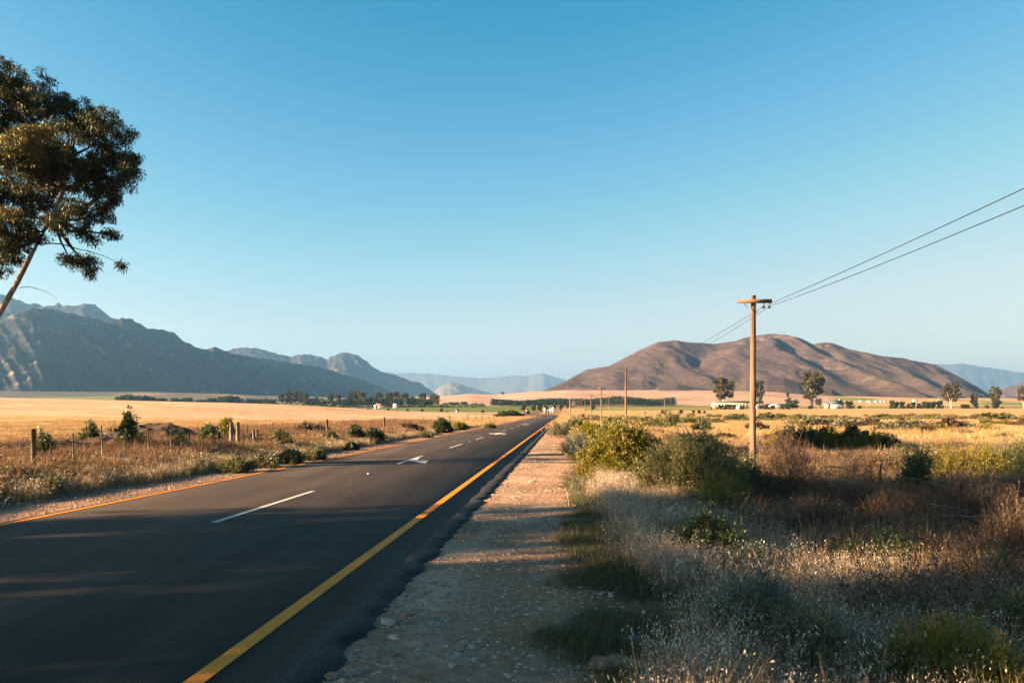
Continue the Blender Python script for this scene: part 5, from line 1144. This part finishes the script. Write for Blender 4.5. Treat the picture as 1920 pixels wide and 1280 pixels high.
# left verge
P = pts_zone(2600, 11, 140, -9.6, -6.0, 1.7, 8, lambda X, Y, S, r: (S < -6.5-.4*fbm(X*.3, Y*.3, 2, 3)))
scatter('wild_oat_grass', P, oat_far, .75+.5*r0.random(len(P)), .12, label='pale dry grass on the left verge')
P = pts_zone(4200, 14, 120, -20, -7.6, 1.5, 9, lambda X, Y, S, r: inview(X, Y))
scatter('dry_red_grass', P, rust, .7+.8*r0.random(len(P)), .2, label='reddish dry grass along the left fence')
P = pts_zone(4500, 26, 130, -70, -11, 1.3, 10, lambda X, Y, S, r: inview(X, Y))
scatter('stubble', P, gold, .8+.7*r0.random(len(P)), .1, label='straw stubble of the left field', zscl=.4)
P = pts_zone(650, 16, 120, -13, -7.2, 1.4, 11)
scatter('low_scrub', P, bush_src, .5+.5*r0.random(len(P)), .1, label='low weeds along the left fence', zscl=.8)
P = pts_zone(260, 105, 330, 5.2, 9, 1.0, 12)
scatter('verge_grass', P, gold, 1+.8*r0.random(len(P)), .1, label='grass on the far right verge')
P = pts_zone(420, 120, 300, -14, -5.5, 1.0, 13)
scatter('verge_grass', P, gold, 1+.8*r0.random(len(P)), .1, label='grass on the far left verge')

# stones
def stone_mesh(name, mat, seed, link=False, n=1):
    r = np.random.default_rng(seed)
    import bmesh
    bm = bmesh.new(); bmesh.ops.create_icosphere(bm, subdivisions=n, radius=.5)
    for v in bm.verts:
        v.co *= .75+.5*r.random(); v.co.z *= .55
    me = bpy.data.meshes.new(name); bm.to_mesh(me); bm.free(); me.materials.append(mat)
    o = bpy.data.objects.new(name, me)
    if link: COL.objects.link(o)
    return o
M['stone_red'] = solid('stone_red', (.36, .20, .13), .9, .35, 3); M['stone_pale'] = solid('stone_pale', (.52, .38, .29), .9, .25, 3); M['stone_grey'] = solid('stone_grey', (.22, .19, .17), .9, .25, 3)
sts = [stone_mesh('pebble_%d' % i, [M['stone_red'], M['stone_pale'], M['stone_grey'], M['stone_pale'], M['stone_red']][i], 400+i) for i in range(5)]
P = pts_zone(26000, 3.6, 40, 4.9, 8.2, 1.25, 20, lambda X, Y, S, r: (S > 5.0) & (r.random(len(X)) < sstep(-.5, .3, fbm(X*1.1, Y*.9, 2, 43)+.1)))
scatter('gravel', P, sts, .014+.055*r0.random(len(P))**3, 0, label='gravel on the right verge', fullrot=False)
P = pts_zone(1300, 3.6, 60, 5.0, 8.0, 1.2, 21); P[:, 2] += 0
scatter('gravel', P, sts, .04+.07*r0.random(len(P))**3, .2, label='coarse gravel on the right verge')
P = pts_zone(5000, 11, 70, -6.6, -4.4, 1.5, 22)
scatter('gravel', P, sts, .03+.08*r0.random(len(P))**3, .2, label='gravel on the left verge')
rocks = [(712, 1142, .16, 'stone_red', 'flat reddish rock beside the asphalt edge'), (765, 1152, .13, 'stone_red', 'small orange rock on the gravel verge'), (728, 1168, .17, 'stone_pale', 'large pale rock half sunk in the gravel verge'), (672, 1262, .12, 'stone_grey', 'grey-blue stone at the bottom of the gravel verge'), (620, 1268, .14, 'stone_red', 'rust coloured stone at the bottom by the asphalt'), (882, 1085, .12, 'stone_red', 'reddish upright stone in the middle of the gravel'), (998, 903, .22, 'stone_pale', 'pale flat stone lying on the sunny gravel'), (850, 1247, .09, 'stone_pale', 'small pale stone near the bottom of the gravel'), (740, 1195, .12, 'stone_pale', 'pale brown stone below the large pale rock')]
for i, (px, py, s_, m, l) in enumerate(rocks):
    Y = 3434*1.02/(py-771); x = at(px, Y); o = stone_mesh('stone', M[m], 430+i, True, 2); o.location = (x, Y, gz(x, Y)+s_*.08); o.scale = (s_*1.3, s_, s_*.8); o.rotation_euler = (0, 0, i*1.1); tag(o, l, 'stone', 'loose stones on the gravel verge')
def litter():
    Y = 7.9; x = at(1218, Y); o = MB().box((0, 0, 0), (.42, .15, .04), 0, .9).build('concrete_slab', M['concrete']); o.location = (x, Y, gz(x, Y)+.05); o.rotation_euler = (.2, .12, -.5); tag(o, 'pale concrete slab lying in the grass at the bottom', 'slab')
    Y = 7.85; x = at(1313, Y); o = stone_mesh('litter_scrap', M['white_paint'], 455, True, 2); o.scale = (.075, .06, .06); o.location = (x, Y, gz(x, Y)+.07); tag(o, 'small crumpled white scrap in the bottom grass', 'litter')
    Y = 7.3; x = at(1150, Y); o = stone_mesh('boulder', M['stone_red'], 460, True, 3); o.scale = (.5, .35, .22); o.location = (x, Y, gz(x, Y)+.03); tag(o, 'brown boulder poking out of the grass at the bottom', 'boulder')
litter()

# ------------------------------------------------------------------ haze over the whole valley
def haze():
    x0, x1, y0, y1, z0, z1 = -16500, 17500, -3000, 23000, -8, 830
    mb = MB(); mb.box(((x0+x1)/2, (y0+y1)/2, (z0+z1)/2), (x1-x0, y1-y0, z1-z0))
    m, t, out = newmat('haze'); v = t.nodes.new('ShaderNodeVolumePrincipled'); v.inputs['Density'].default_value = 0.66e-4
    v.inputs['Color'].default_value = (.27, .58, .98, 1); v.inputs['Anisotropy'].default_value = 0.58
    t.links.new(v.outputs[0], out.inputs['Volume'])
    o = mb.build('haze', m); tag(o, 'pale blue haze filling the valley', None, None, 'stuff')
haze()
